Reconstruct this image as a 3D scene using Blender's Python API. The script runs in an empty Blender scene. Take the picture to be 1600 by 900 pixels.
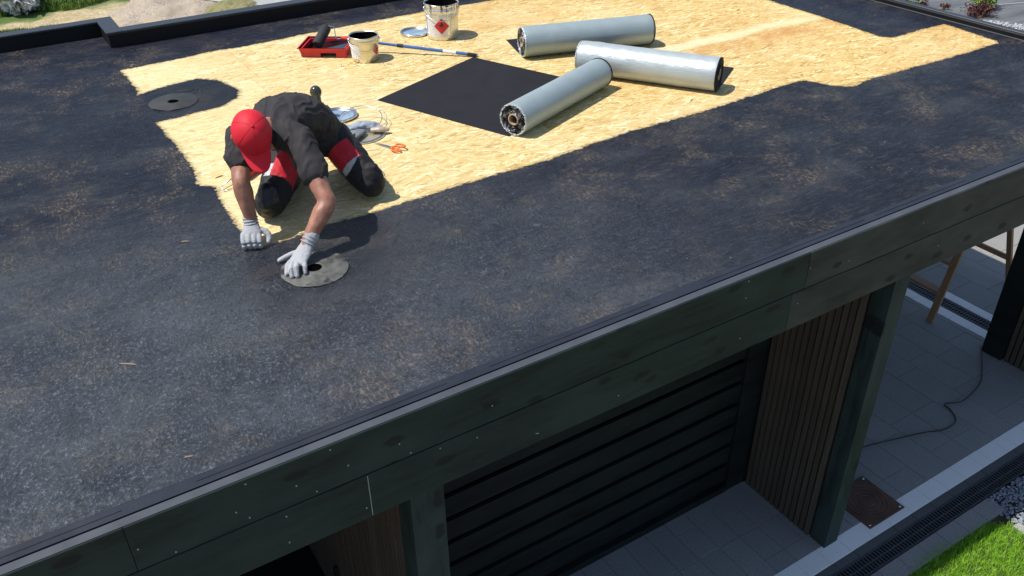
import bpy, bmesh, math, random
import numpy as np
from mathutils import Vector, Matrix, noise, Euler
random.seed(7); rng=np.random.RandomState(7)
sc=bpy.context.scene; COL=sc.collection
R=math.radians; PI=math.pi
# ------------------------------------------------------------ camera, world, sun, exposure
ROOF=2.1                                   # camera height above the roof deck (roof deck is z=0, ground z=GZ)
GZ=-2.6
yaw,pitch,roll=0.550744861,0.574660137,-0.0144938292
fwd=Vector((math.sin(yaw)*math.cos(pitch),math.cos(yaw)*math.cos(pitch),-math.sin(pitch)))
rt=Vector((math.cos(yaw),-math.sin(yaw),0)); up=rt.cross(fwd)
r2=rt*math.cos(roll)+up*math.sin(roll); u2=-rt*math.sin(roll)+up*math.cos(roll)
cd=bpy.data.cameras.new('camera'); cam=bpy.data.objects.new('camera',cd); COL.objects.link(cam); sc.camera=cam
m=Matrix((r2,u2,-fwd)).transposed().to_4x4(); m.translation=Vector((0,0,ROOF)); cam.matrix_world=m
cd.sensor_width=36; cd.lens=36*1359.85/1600; cd.clip_start=.05; cd.clip_end=2000
SUN=Vector((-.50,.19,1)).normalized()      # towards the sun
w=bpy.data.worlds.new("World"); sc.world=w; w.use_nodes=True
nt=w.node_tree; bg=nt.nodes['Background']; sk=nt.nodes.new('ShaderNodeTexSky'); sk.sky_type='NISHITA'; sk.sun_disc=False
sk.sun_elevation=math.asin(SUN.z); sk.sun_rotation=math.atan2(SUN.x,SUN.y); sk.air_density=1.0; sk.dust_density=.6; sk.ozone_density=1.2
nt.links.new(sk.outputs[0],bg.inputs[0]); bg.inputs[1].default_value=.115
sd=bpy.data.lights.new('sun','SUN'); sd.energy=4.5; sd.angle=R(.53); sd.color=(1,.955,.88)
so=bpy.data.objects.new('sun',sd); COL.objects.link(so); so.rotation_euler=(-SUN).to_track_quat('-Z','Y').to_euler()
sc.view_settings.view_transform='Standard'; sc.view_settings.look='None'; sc.view_settings.exposure=.27; sc.view_settings.gamma=1
# ------------------------------------------------------------ node helper
class N:
    def __init__(s,name):
        s.m=bpy.data.materials.new(name); s.m.use_nodes=True; s.t=s.m.node_tree; s.b=s.t.nodes['Principled BSDF']; s.o=s.t.nodes['Material Output']
    def n(s,typ,ins=None,**kw):
        nd=s.t.nodes.new('ShaderNode'+typ)
        for k,v in kw.items(): setattr(nd,k,v)
        for k,v in (ins or {}).items(): s.set(nd.inputs[k],v)
        return nd
    def set(s,inp,v):
        if isinstance(v,bpy.types.NodeSocket): s.t.links.new(v,inp)
        elif isinstance(v,bpy.types.Node): s.t.links.new(v.outputs[0],inp)
        elif isinstance(v,(tuple,list)) and len(v)==3 and inp.type=='RGBA': inp.default_value=(*v,1)
        else: inp.default_value=v
    def P(s,**kw):
        for k,v in kw.items(): s.set(s.b.inputs[k.replace('_',' ')],v)
    def co(s,kind='Object'): return s.n('TexCoord').outputs[kind]
    def mp(s,v,scale=(1,1,1),rot=(0,0,0),loc=(0,0,0)): return s.n('Mapping',{0:v,1:loc,2:rot,3:scale}).outputs[0]
    def noise(s,v,scale,detail=4,rough=.55,dist=0): return s.n('TexNoise',{'Vector':v,'Scale':scale,'Detail':detail,'Roughness':rough,'Distortion':dist}).outputs[0]
    def vor(s,v,scale,feature='F1',out=0,rnd=1): return s.n('TexVoronoi',{'Vector':v,'Scale':scale,'Randomness':rnd},feature=feature).outputs[out]
    def rng(s,v,a,b,c=0,d=1,it='LINEAR'): return s.n('MapRange',{0:v,1:a,2:b,3:c,4:d},interpolation_type=it).outputs[0]
    def mul(s,a,b,op='MULTIPLY',clamp=False): return s.n('Math',{0:a,1:b},operation=op,use_clamp=clamp).outputs[0]
    def mix(s,f,a,b,bt='MIX'):
        nd=s.n('Mix',data_type='RGBA',blend_type=bt); s.set(nd.inputs[0],f); s.set(nd.inputs[6],a); s.set(nd.inputs[7],b); return nd.outputs[2]
    def ramp(s,v,st):
        nd=s.n('ValToRGB',{0:v}); e=nd.color_ramp.elements
        while len(e)<len(st): e.new(.5)
        for x,(p,c) in zip(e,st): x.position=p; x.color=(*c,1)
        return nd.outputs[0]
    def bump(s,h,strength=.3,dist=.01,nrm=None):
        d={'Strength':strength,'Distance':dist,'Height':h}
        if nrm is not None: d['Normal']=nrm
        return s.n('Bump',d).outputs[0]
def plain(name,c,rough=.5,metal=0,var=.15,vs=8,bs=40,bst=.15,bd=.002,**kw):
    k=N(name); co=k.co(); f=k.noise(co,vs,5)
    a=tuple(x*(1-var) for x in c); b=tuple(min(1,x*(1+var)) for x in c)
    k.P(Base_Color=k.ramp(f,[(.3,a),(.7,b)]),Roughness=k.rng(f,.3,.7,max(0,rough-.06),min(1,rough+.06)),Metallic=metal,Normal=k.bump(k.noise(co,bs,3),bst,bd),**kw)
    return k.m
M={}
def osb():
    k=N('osb'); oi=k.n('ObjectInfo'); g=k.n('NewGeometry').outputs['Position']
    co=k.mp(g,loc=(0,0,0)); rnd=oi.outputs['Random']
    off=k.n('VectorMath',{0:co,1:k.n('CombineXYZ',{0:k.mul(rnd,37.),1:k.mul(rnd,11.),2:0.0})},operation='ADD').outputs[0]
    wob=k.n('TexNoise',{'Vector':off,'Scale':9,'Detail':2}).outputs[1]
    offw=k.n('VectorMath',{0:off,1:k.n('VectorMath',{0:wob,3:.012},operation='SCALE')},operation='ADD').outputs[0]
    cols=[];hs=[]
    for i,(a,sx,sy) in enumerate([(8,9,84),(-18,12,66),(30,10,92),(-42,16,60),(70,16,56)]):
        v=k.n('TexVoronoi',{'Vector':k.mp(k.mp(offw,rot=(0,0,R(a))),scale=(sx,sy,1),loc=(i*3.3,i*7.1,0)),'Scale':1.0})
        sepc=k.n('SeparateColor',{0:v.outputs[1]}); cols.append(sepc.outputs[0]); hs.append(sepc.outputs[1])
    # choose the strand on top: keep layer i where its own random height is greatest
    cur,h=cols[0],hs[0]
    for i in range(1,5):
        hi=hs[i] if i<3 else k.mul(hs[i],.8)
        gt=k.mul(hi,h,'GREATER_THAN')
        nm=k.n('Mix',{0:gt,2:cur,3:cols[i]},data_type='FLOAT').outputs[0]; h=k.mul(hi,h,'MAXIMUM'); cur=nm
    col=k.ramp(cur,[(0,(.36,.21,.06)),(.15,(.52,.36,.13)),(.5,(.60,.45,.19)),(.85,(.68,.55,.27)),(1,(.82,.74,.48))])
    fib=k.noise(k.mp(off,scale=(12,120,1),rot=(0,0,R(8))),3,3)
    col=k.mix(.35,col,k.ramp(fib,[(.3,(.84,.84,.84)),(.7,(1.0,1.0,1.0))]),'MULTIPLY')
    big=k.noise(off,1.1,3); col=k.mix(k.rng(big,.5,.72,0,.40),col,(.50,.30,.11),'MIX')
    pale=k.noise(k.mp(off,loc=(5,9,0)),.9,3); col=k.mix(k.rng(pale,.5,.75,0,.5),col,(.70,.60,.37))
    kn=k.vor(off,7,out=0); col=k.mix(k.rng(kn,.03,.08,.5,0),col,(.28,.17,.08))
    # a pale rubbed band and a rust-coloured damp band along one sheet joint
    sp=k.n('SeparateXYZ',{0:g}); yy=k.mul(sp.outputs[1],k.rng(k.noise(g,1.5),0,1,-.12,.12),'ADD')
    xr=k.rng(sp.outputs[0],3.9,4.6); xr2=k.rng(sp.outputs[0],6.2,5.9)
    b1=k.mul(k.mul(k.rng(yy,4.84,4.9),k.rng(yy,5.06,4.97)),k.mul(xr,xr2)); col=k.mix(k.mul(b1,.6),col,(.78,.70,.50))
    b2=k.mul(k.mul(k.rng(yy,4.55,4.76),k.rng(yy,4.88,4.8)),k.mul(xr,k.rng(k.noise(g,6),.35,.6))); col=k.mix(k.mul(b2,.6),col,(.46,.22,.07))
    gd_=k.rng(k.mul(sp.outputs[0],k.rng(big,.3,.7,-1,1),'ADD'),3.0,5.5,0,.40); col=k.mix(gd_,col,k.mix(1.0,col,(.98,.80,.52),'MULTIPLY')); lf=k.rng(sp.outputs[0],2.6,1.0,0,.30); col=k.mix(lf,col,(.78,.68,.40))
    rel=h
    k.P(Base_Color=col,Roughness=.62,Normal=k.bump(rel,.22,.0012)); k.b.inputs['Specular IOR Level'].default_value=.3
    return k.m
M['osb']=osb()
def primer():
    k=N('primer'); g=k.n('NewGeometry').outputs['Position']; at=k.n('Attribute',attribute_name='sd').outputs[2]; wt=k.n('Attribute',attribute_name='wet').outputs[2]
    wob=k.n('TexNoise',{'Vector':g,'Scale':5,'Detail':3}).outputs[1]
    gw=k.n('VectorMath',{0:g,1:k.n('VectorMath',{0:wob,3:.08},operation='SCALE')},operation='ADD').outputs[0]
    # strand flecks of the board showing where the coat is thin
    f1=k.noise(k.mp(gw,scale=(22,85,1),rot=(0,0,R(14))),1,3,.6); f2=k.noise(k.mp(gw,scale=(80,26,1),rot=(0,0,R(-35))),1,3,.6)
    fl=k.mul(f1,f2,'MAXIMUM'); flk=k.rng(fl,.52,.72)
    p1=k.noise(gw,2.9,5,.68); p2=k.noise(k.mp(g,loc=(7,3,0),scale=(1,1.6,1)),.9,3); patch=k.mul(k.rng(p1,.49,.66),k.rng(p2,.36,.54))
    thin=k.mul(k.mul(patch,flk),k.mul(1,k.mul(wt,.8),'SUBTRACT',True))
    # rolled-on lanes of heavier and leaner coat
    ln=k.noise(k.mp(gw,loc=(1,5,0),scale=(.5,2.3,1),rot=(0,0,R(4))),1.5,4,.6); cl=k.noise(k.mp(gw,loc=(4,1,0)),1.9,6,.72)
    tone=k.mul(k.mul(ln,.45),k.mul(cl,.55),'ADD')
    base=k.ramp(tone,[(.42,(.002,.004,.015)),(.51,(.006,.009,.023)),(.62,(.030,.032,.042))])
    strk=k.noise(k.mp(gw,scale=(9,55,1),rot=(0,0,R(18))),1,5,.7); base=k.mix(k.mul(k.rng(strk,.50,.70),.60),base,(.070,.070,.075))
    g1=k.noise(k.mp(gw,scale=(1.25,1,1)),66,4,.85); g2=k.noise(gw,34,5,.8)
    sx=k.n('SeparateXYZ',{0:g}); near=k.mul(k.rng(sx.outputs[0],3.2,.6),k.rng(sx.outputs[1],4.6,3.2)); amp=k.mul(k.rng(k.noise(g,1.5,5,.65),.35,.65,.0,.7),k.mul(near,.85),'ADD'); base=k.mix(k.mul(near,k.rng(k.noise(g,1.7,5,.65),.38,.62,.0,.85)),base,(.070,.077,.094))  # near: front-left sheen painted into the base and grit colours
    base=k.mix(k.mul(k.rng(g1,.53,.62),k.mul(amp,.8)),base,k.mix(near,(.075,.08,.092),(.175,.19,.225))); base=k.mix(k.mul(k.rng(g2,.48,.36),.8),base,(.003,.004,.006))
    sp_=k.rng(k.vor(gw,26),.10,.06); base=k.mix(k.mul(sp_,k.rng(k.noise(g,7,2),.52,.6)),base,(.26,.26,.25))  # pale specks: sparkle of the grit painted into the colour
    base=k.mix(k.mul(wt,.6),base,(.008,.009,.013))
    tan=k.mix(k.rng(f2,.4,.6),(.20,.145,.10),(.44,.34,.22))
    base=k.mix(k.mul(thin,.8),base,tan); base=k.mix(k.mul(patch,.30),base,(.060,.047,.037))
    bmp=k.mul(k.mul(g1,1.0),k.mul(fl,.3),'ADD'); bmp=k.mul(bmp,k.mul(g2,k.mul(.8,near,'ADD')),'ADD'); bmp=k.mul(bmp,k.mul(strk,.5),'ADD')
    nrm=k.bump(bmp,1.0,.013)
    ro=k.rng(k.noise(g,2.1,4),.3,.7,.36,.56); ro=k.mul(ro,k.mul(wt,.16),'SUBTRACT'); ro=k.mul(ro,k.mul(near,.07),'SUBTRACT')
    k.P(Base_Color=base,Roughness=ro,Normal=nrm,IOR=1.45,Specular_IOR_Level=k.mul(.25,k.mul(near,.75),'ADD'))
    # dry-brushed edge: bristle streaks
    e=k.noise(k.mp(g,scale=(30,45,1),rot=(0,0,R(25))),1,4,.7); e2=k.noise(g,7,4)
    d=k.mul(k.mul(at,k.rng(e,.3,.7,-.013,.013),'ADD'),k.rng(e2,.3,.7,-.009,.009),'ADD')
    alpha=k.rng(d,-.004,.008)
    half=k.mul(k.rng(d,-.030,.0),k.rng(k.noise(k.mp(g,scale=(30,120,1),rot=(0,0,R(20))),1,4,.8),.46,.56),'MULTIPLY')
    alpha=k.mul(alpha,k.mul(half,.6),'MAXIMUM'); k.P(Alpha=alpha)
    return k.m
M['primer']=primer()
def greenwood(name='green_wood',c=(.0085,.0185,.0170),vert=False):
    k=N(name); co=k.co(); oi=k.n('ObjectInfo').outputs['Random']
    co=k.n('VectorMath',{0:co,1:k.n('CombineXYZ',{0:k.mul(oi,9.),1:0.,2:k.mul(oi,5.)})},operation='ADD').outputs[0]
    s=(1.2,1,14) if not vert else (14,14,1.0)
    spx=k.n('SeparateXYZ',{0:co}); flat2=k.n('CombineXYZ',{0:spx.outputs[0],1:spx.outputs[2],2:0.}).outputs[0]; kd=k.n('TexVoronoi',{'Vector':k.mp(flat2,scale=(3.0,7,1) if not vert else (6,2.4,1)),'Scale':1.0},voronoi_dimensions='2D'); knot=k.rng(k.mul(kd.outputs[0],k.rng(k.noise(co,18,2),.3,.7,-.05,.05),'ADD'),.09,.155,1,0)
    w2=k.n('VectorMath',{0:co,1:k.n('CombineXYZ',{0:0.,1:0.,2:k.mul(knot,.03)})},operation='ADD').outputs[0]
    gr=k.noise(k.mp(w2,scale=s),2.2,5,.6,.6); bigv=k.noise(k.mp(co,scale=(1,1,3) if not vert else (3,3,1)),1.7,4,.6)
    sepk=k.n('SeparateColor',{0:kd.outputs[1]}).outputs[0]; kk=k.mul(knot,k.rng(sepk,.35,.42))
    a=tuple(x*.6 for x in c); b=tuple(x*1.5 for x in c)
    col=k.mix(k.rng(gr,.35,.65),a,b); col=k.mix(k.rng(bigv,.40,.62,0,.8),col,(c[0]*2.5,c[1]*2.2,c[2]*2.1)); col=k.mix(k.mul(kk,.75),col,(.004,.006,.007))
    k.P(Base_Color=col,Roughness=k.rng(gr,.3,.7,.55,.72),Specular_IOR_Level=.3,Normal=k.bump(gr,.4,.0015)); return k.m
M['gwood']=greenwood(); M['gwood2']=greenwood('green_wood_sky_haze',(.023,.031,.028)); M['gpost']=greenwood('green_post',(.015,.027,.026),True); M['gdark']=greenwood('dark_louver_wood',(.0045,.0075,.008))  # gwood2: lightened copy, sky haze on the right-hand fascia boards painted in
def slatwood():
    k=N('slat_wood'); co=k.co(); rn=k.n('ObjectInfo').outputs['Random']
    gr=k.noise(k.mp(co,scale=(20,20,.9)),2,5,.6); c=k.mix(k.rng(gr,.3,.7),(.055,.042,.030),(.12,.095,.070)); c=k.mix(k.mul(rn,.5),c,(.03,.024,.02))
    k.P(Base_Color=c,Roughness=.6,Normal=k.bump(gr,.2,.001)); return k.m
M['slat']=slatwood()
def paver(name,a,b,c):
    k=N(name); co=k.co(); rn=k.n('ObjectInfo').outputs['Random']; g=k.n('NewGeometry').outputs['Position']
    f=k.noise(g,110,4,.9); f2=k.noise(g,3,5,.7); col=k.mix(k.rng(f,.35,.65),a,b); col=k.mix(k.mul(k.rng(f2,.35,.7),.4),col,c); col=k.mix(k.mul(rn,.35),col,c)
    k.P(Base_Color=col,Roughness=.85,Normal=k.bump(f,.4,.002)); return k.m
M['paver']=paver('dark_paver',(.13,.13,.126),(.40,.39,.37),(.20,.197,.19)); M['pale']=paver('pale_paver',(.74,.73,.70),(.90,.88,.84),(.82,.80,.77))
M['edge']=paver('edge_paver',(.07,.072,.075),(.12,.122,.125),(.085,.087,.09))
M['black']=plain('black_membrane',(.004,.0045,.006),.55,bs=60,bst=.3,Specular_IOR_Level=.3); M['trim']=plain('parapet_membrane',(.022,.025,.032),.42,bs=25,bst=.25,bd=.004)
M['strip']=plain('edge_membrane',(.020,.023,.034),.5,bs=90,bst=.4,Specular_IOR_Level=.3)
M['mat']=plain('bitumen_sheet',(.013,.012,.0145),.7,bs=300,bst=.25,bd=.001,Specular_IOR_Level=.25)
def foil(name,c,rough,metal,wr):
    k=N(name); co=k.co(); f=k.noise(co,9,4); f2=k.noise(k.mp(co,scale=(1,1,5)),22,4,.6)
    k.P(Base_Color=k.ramp(f,[(.3,tuple(x*.9 for x in c)),(.7,c)]),Roughness=k.rng(f2,.3,.7,rough-.06,rough+.1),Metallic=metal,Normal=k.bump(f2,wr,.006)); return k.m
M['foil']=foil('foil_facing',(.34,.41,.42),.46,.3,.14); M['foilw']=foil('wrapped_foil',(.46,.51,.52),.36,.3,.4)
M['card']=plain('cardboard',(.42,.30,.20),.8)
kr=N('flange_rubber'); cr=kr.co(); fr=kr.noise(cr,16,5,.65); sm_=kr.rng(kr.noise(kr.mp(cr,loc=(3,1,0)),9,5,.7),.50,.60)
kr.P(Base_Color=kr.mix(kr.mul(sm_,.8),kr.mix(kr.rng(fr,.35,.65),(.060,.060,.054),(.135,.135,.122)),(.012,.012,.014)),Roughness=kr.rng(sm_,0,1,.62,.3),Normal=kr.bump(fr,.4,.004)); M['rubber']=kr.m; M['rubber2']=plain('flange_rubber_dark',(.026,.027,.028),.7,var=.25)
def tin(name,c,drips):
    k=N(name); co=k.co(); f=k.noise(co,10,5); sp=k.n('SeparateXYZ',{0:co})
    col=k.ramp(f,[(.3,tuple(x*.85 for x in c)),(.7,c)]); met=.85
    dr=k.noise(k.mp(co,scale=(60,60,5)),1,3,.6); m_=k.mul(k.rng(dr,.52,.58),k.rng(sp.outputs[2],drips[0],drips[1]))
    d2=k.rng(k.vor(co,38),.10,.07); m_=k.mul(m_,k.mul(d2,k.rng(k.noise(co,9),.55,.6)),'MAXIMUM')
    k.P(Base_Color=k.mix(m_,col,(.012,.012,.014)),Metallic=k.mul(met,k.mul(m_,.8),'SUBTRACT'),Roughness=k.rng(f,.3,.7,.25,.38),Normal=k.bump(f,.12,.004)); return k.m
M['tin']=tin('silver_tin',(.82,.80,.74),(.16,.27)); M['tin2']=tin('cream_tin',(.80,.73,.56),(.30,.40))
def label():
    k=N('paper_label'); co=k.co(); sp=k.n('SeparateXYZ',{0:co})
    z=sp.outputs[2]; ln=k.rng(k.n('Math',{0:k.mul(z,520.)},operation='SINE').outputs[0],.2,.5); t=k.rng(k.noise(k.mp(co,scale=(160,160,12)),1,2,.6),.42,.52)
    k.P(Base_Color=k.mix(k.mul(k.mul(ln,t),.55),(.78,.77,.74),(.12,.10,.10)),Roughness=.5); return k.m
M['label']=label()
M['hred']=plain('hazard_red',(.62,.02,.03),.4,var=.05); M['white']=plain('white_paint',(.75,.75,.74),.45,var=.05); M['blackgloss']=plain('wet_bitumen',(.006,.006,.007),.12,var=.1,bs=12,bst=.3)
M['redpl']=plain('red_plastic',(.55,.015,.02),.35); M['blue']=plain('blue_tube',(.04,.13,.36),.35); M['steel']=plain('steel',(.62,.62,.62),.28,1.0); M['fleece']=plain('coated_fleece',(.018,.018,.022),.75,bs=220,bst=.8)
M['orange']=plain('orange_plastic',(.75,.16,.02),.4); M['blackpl']=plain('black_plastic',(.015,.015,.016),.35); M['olive']=plain('dark_rubber_gloss',(.04,.045,.035),.22)
M['rag']=plain('grey_cloth',(.17,.18,.19),.85,bs=60,bst=.6); M['lidblue']=plain('lid_residue',(.22,.30,.38),.25,var=.3); M['brass']=plain('lid_lacquer',(.55,.50,.36),.3,.6)
M['skin']=plain('skin',(.33,.15,.10),.5,var=.28,vs=22,bs=120,bst=.15,Subsurface_Weight=.12); M['cap']=plain('red_cap_cloth',(.60,.006,.022),.72,var=.08,bs=300,bst=.3)
M['shirt']=plain('charcoal_cotton',(.024,.021,.0235),.85,var=.2,bs=260,bst=.35); M['trous']=plain('black_workwear',(.010,.009,.011),.75,var=.2,bs=200,bst=.4)
M['tred']=plain('red_workwear',(.48,.010,.022),.7,var=.12,bs=200,bst=.4); M['tgrey']=plain('reflective_grey',(.42,.43,.45),.5); M['glove']=plain('knit_glove',(.36,.37,.39),.85,var=.12,bs=340,bst=.7)
M['gtip']=plain('glove_rubber',(.20,.205,.22),.6,var=.2); M['pad']=plain('knee_pad_shell',(.009,.009,.011),.42,var=.1); M['sole']=plain('boot',(.03,.022,.02),.6); M['hair']=plain('hair',(.05,.035,.025),.8)
M['trwood']=plain('trestle_wood',(.30,.17,.085),.6,vs=5); M['rust']=plain('rusty_iron',(.095,.042,.024),.6,var=.45,vs=9,bs=60,bst=.5); M['iron']=plain('cast_iron',(.05,.053,.058),.45)
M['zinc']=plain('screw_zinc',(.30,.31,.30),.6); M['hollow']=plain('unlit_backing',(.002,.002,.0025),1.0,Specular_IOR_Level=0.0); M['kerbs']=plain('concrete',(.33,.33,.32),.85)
def torn():
    k=N('torn_end'); co=k.co(); f=k.noise(co,26,5,.7); sp=k.n('SeparateXYZ',{0:co}); 
    k.P(Base_Color=k.mix(k.rng(f,.50,.62),(.006,.006,.007),(.40,.43,.45)),Roughness=.32,Metallic=k.rng(f,.5,.62,0,.4),Normal=k.bump(k.noise(co,60,4),.8,.006)); return k.m
M['torn']=torn()
# ------------------------------------------------------------ mesh helpers
def link(name,me,mat=None,parent=None,loc=None,rot=None,smooth=False,**pr):
    o=bpy.data.objects.new(name,me); COL.objects.link(o)
    if mat is not None:
        for x in (mat if isinstance(mat,(list,tuple)) else [mat]): me.materials.append(x)
    if parent: o.parent=parent
    if loc is not None: o.location=loc
    if rot is not None: o.rotation_euler=rot
    if smooth and me: me.polygons.foreach_set('use_smooth',[True]*len(me.polygons))
    for k_,v in pr.items(): o[k_]=v
    return o
def again(src,name,parent,loc=None,rot=None,scale=None):
    o=src.copy(); o.name=name; COL.objects.link(o); o.parent=parent
    if loc is not None: o.location=loc
    if rot is not None: o.rotation_euler=rot
    if scale is not None: o.scale=scale
    return o
def thing(name,label,cat,loc=(0,0,0),rot=(0,0,0),group=None):
    o=bpy.data.objects.new(name,None); COL.objects.link(o); o.location=loc; o.rotation_euler=rot; o.empty_display_size=.1
    o['label']=label; o['category']=cat
    if group: o['group']=group
    return o
def tag(o,label,cat,group=None,kind=None):
    if label: o['label']=label
    if cat: o['category']=cat
    if group: o['group']=group
    if kind: o['kind']=kind
    return o
class MB:
    def __init__(s): s.v=[]; s.f=[]; s.mi=[]
    def add(s,vs,fs,mi=0,M_=None):
        o=len(s.v); s.v+= [tuple(M_@Vector(p)) if M_ is not None else tuple(p) for p in vs]; s.f+=[tuple(i+o for i in f) for f in fs]; s.mi+=[mi]*len(fs); return s
    def box(s,a,b,mi=0,M_=None):
        x0,y0,z0=a; x1,y1,z1=b
        return s.add([(x0,y0,z0),(x1,y0,z0),(x1,y1,z0),(x0,y1,z0),(x0,y0,z1),(x1,y0,z1),(x1,y1,z1),(x0,y1,z1)],
              [(0,3,2,1),(4,5,6,7),(0,1,5,4),(1,2,6,5),(2,3,7,6),(3,0,4,7)],mi,M_)
    def bbox(s,a,b,c=.004,mi=0,M_=None):       # box with a chamfered top
        x0,y0,z0=a; x1,y1,z1=b
        v=[(x0,y0,z0),(x1,y0,z0),(x1,y1,z0),(x0,y1,z0),(x0,y0,z1-c),(x1,y0,z1-c),(x1,y1,z1-c),(x0,y1,z1-c),(x0+c,y0+c,z1),(x1-c,y0+c,z1),(x1-c,y1-c,z1),(x0+c,y1-c,z1)]
        return s.add(v,[(0,3,2,1),(8,9,10,11)]+[(i,(i+1)%4,4+(i+1)%4,4+i) for i in range(4)]+[(4+i,4+(i+1)%4,8+(i+1)%4,8+i) for i in range(4)],mi,M_)
    def tube(s,pts,rad,n=12,upv=(0,0,1),sub=1,cap=True,mi=0,round_=False):
        P_=[Vector(p) for p in pts]; rr=[(r_ if isinstance(r_,(tuple,list)) else (r_,r_)) for r_ in (rad if isinstance(rad,list) else [rad]*len(P_))]
        if sub>1:
            Q=[];q=[]
            for i in range(len(P_)-1):
                p0,p1,p2,p3=P_[max(i-1,0)],P_[i],P_[i+1],P_[min(i+2,len(P_)-1)]
                for j in range(sub):
                    t=j/sub; Q.append(.5*((2*p1)+(p2-p0)*t+(2*p0-5*p1+4*p2-p3)*t*t+(3*p1-p0-3*p2+p3)*t**3))
                    q.append(tuple(rr[i][c]*(1-t)+rr[i+1][c]*t for c in (0,1)))
            Q.append(P_[-1]); q.append(rr[-1]); P_,rr=Q,q
        rings=[]
        for i,p in enumerate(P_):
            d=(P_[min(i+1,len(P_)-1)]-P_[max(i-1,0)]).normalized(); U=Vector(upv)
            if abs(d.dot(U.normalized()))>.98: U=Vector((0,1,0)) if abs(d.y)<.9 else Vector((1,0,0))
            S_=d.cross(U).normalized(); U=S_.cross(d).normalized(); rings.append((p,d,S_,U,rr[i]))
        if round_:
            p,d,S_,U,r_=rings[0]; k_=min(r_); pre=[(p-d*k_*math.sin(a),d,S_,U,(r_[0]*math.cos(a),r_[1]*math.cos(a))) for a in (1.35,1.0,.5)]
            p,d,S_,U,r_=rings[-1]; k_=min(r_); post=[(p+d*k_*math.sin(a),d,S_,U,(r_[0]*math.cos(a),r_[1]*math.cos(a))) for a in (.5,1.0,1.35)]
            rings=pre+rings+post
        vs=[];fs=[]
        for p,d,S_,U,r_ in rings:
            for j in range(n):
                a=2*PI*j/n; vs.append(p+S_*math.cos(a)*r_[0]+U*math.sin(a)*r_[1])
        for i in range(len(rings)-1):
            for j in range(n): fs.append((i*n+j,i*n+(j+1)%n,(i+1)*n+(j+1)%n,(i+1)*n+j))
        if cap: fs.append(tuple(range(n-1,-1,-1))); fs.append(tuple((len(rings)-1)*n+j for j in range(n)))
        return s.add(vs,fs,mi)
    def lathe(s,prof,n=32,mi=0,M_=None,wob=0,closed=False):
        vs=[];fs=[]
        for i,(r_,z) in enumerate(prof):
            for j in range(n):
                a=2*PI*j/n; q=1+wob*math.sin(3*a+1)*.5+wob*math.sin(7*a)*.3; vs.append((r_*q*math.cos(a),r_*q*math.sin(a),z+wob*.12*math.sin(4*a)*(r_>.02)))
        m_=len(prof)
        for i in range(m_-1 if not closed else m_):
            for j in range(n): i2=(i+1)%m_; fs.append((i*n+j,i*n+(j+1)%n,i2*n+(j+1)%n,i2*n+j))
        return s.add(vs,fs,mi,M_)
    def ell(s,c,r_,rot=None,n=16,mi=0):
        vs=[];fs=[]; Rm=(rot if rot is not None else Matrix.Identity(3))
        for i in range(n//2+1):
            th=PI*i/(n//2)
            for j in range(n):
                a=2*PI*j/n; vs.append(Vector(c)+Rm@Vector((r_[0]*math.sin(th)*math.cos(a),r_[1]*math.sin(th)*math.sin(a),r_[2]*math.cos(th))))
        for i in range(n//2):
            for j in range(n): fs.append((i*n+j,(i+1)*n+j,(i+1)*n+(j+1)%n,i*n+(j+1)%n))
        return s.add(vs,fs,mi)
    def mesh(s,name='m'):
        me=bpy.data.meshes.new(name); me.from_pydata(s.v,[],s.f)
        if any(s.mi): me.polygons.foreach_set('material_index',s.mi)
        me.update(); return me
    def obj(s,name,mat,parent=None,smooth=False,fix=False,**kw):
        me=s.mesh(name)
        if fix:
            bm=bmesh.new(); bm.from_mesh(me); bmesh.ops.remove_doubles(bm,verts=bm.verts,dist=1e-5); bmesh.ops.recalc_face_normals(bm,faces=bm.faces); bm.to_mesh(me); bm.free()
        o=link(name,me,mat,parent,smooth=smooth,**kw)
        return o
def auto(o,ang=35):
    me=o.data; bm=bmesh.new(); bm.from_mesh(me)
    for e in bm.edges:
        e.smooth = not (len(e.link_faces)==2 and e.calc_face_angle(0)>R(ang))
    for f in bm.faces: f.smooth=True
    bm.to_mesh(me); bm.free(); return o
def fuse(name,mb,voxel,mat,parent,smooth=6,sf=.5,disp=None,kind=None):
    o=bpy.data.objects.new('tmp',mb.mesh('tmp')); COL.objects.link(o)
    md=o.modifiers.new('r','REMESH'); md.mode='VOXEL'; md.voxel_size=voxel; md.use_smooth_shade=True
    ms=o.modifiers.new('s','SMOOTH'); ms.iterations=smooth; ms.factor=sf
    dg=bpy.context.evaluated_depsgraph_get(); me=bpy.data.meshes.new_from_object(o.evaluated_get(dg)); bpy.data.objects.remove(o)
    me.name=name; me.materials.clear()
    if disp:
        nn=[v.normal.copy() for v in me.vertices]
        for v,n_ in zip(me.vertices,nn): v.co=v.co+n_*disp(v.co.copy(),n_)
        me.update()
    return link(name,me,mat,parent,smooth=True)
def boxes(parent,name,spec,mat,cache={}):
    pass
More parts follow.
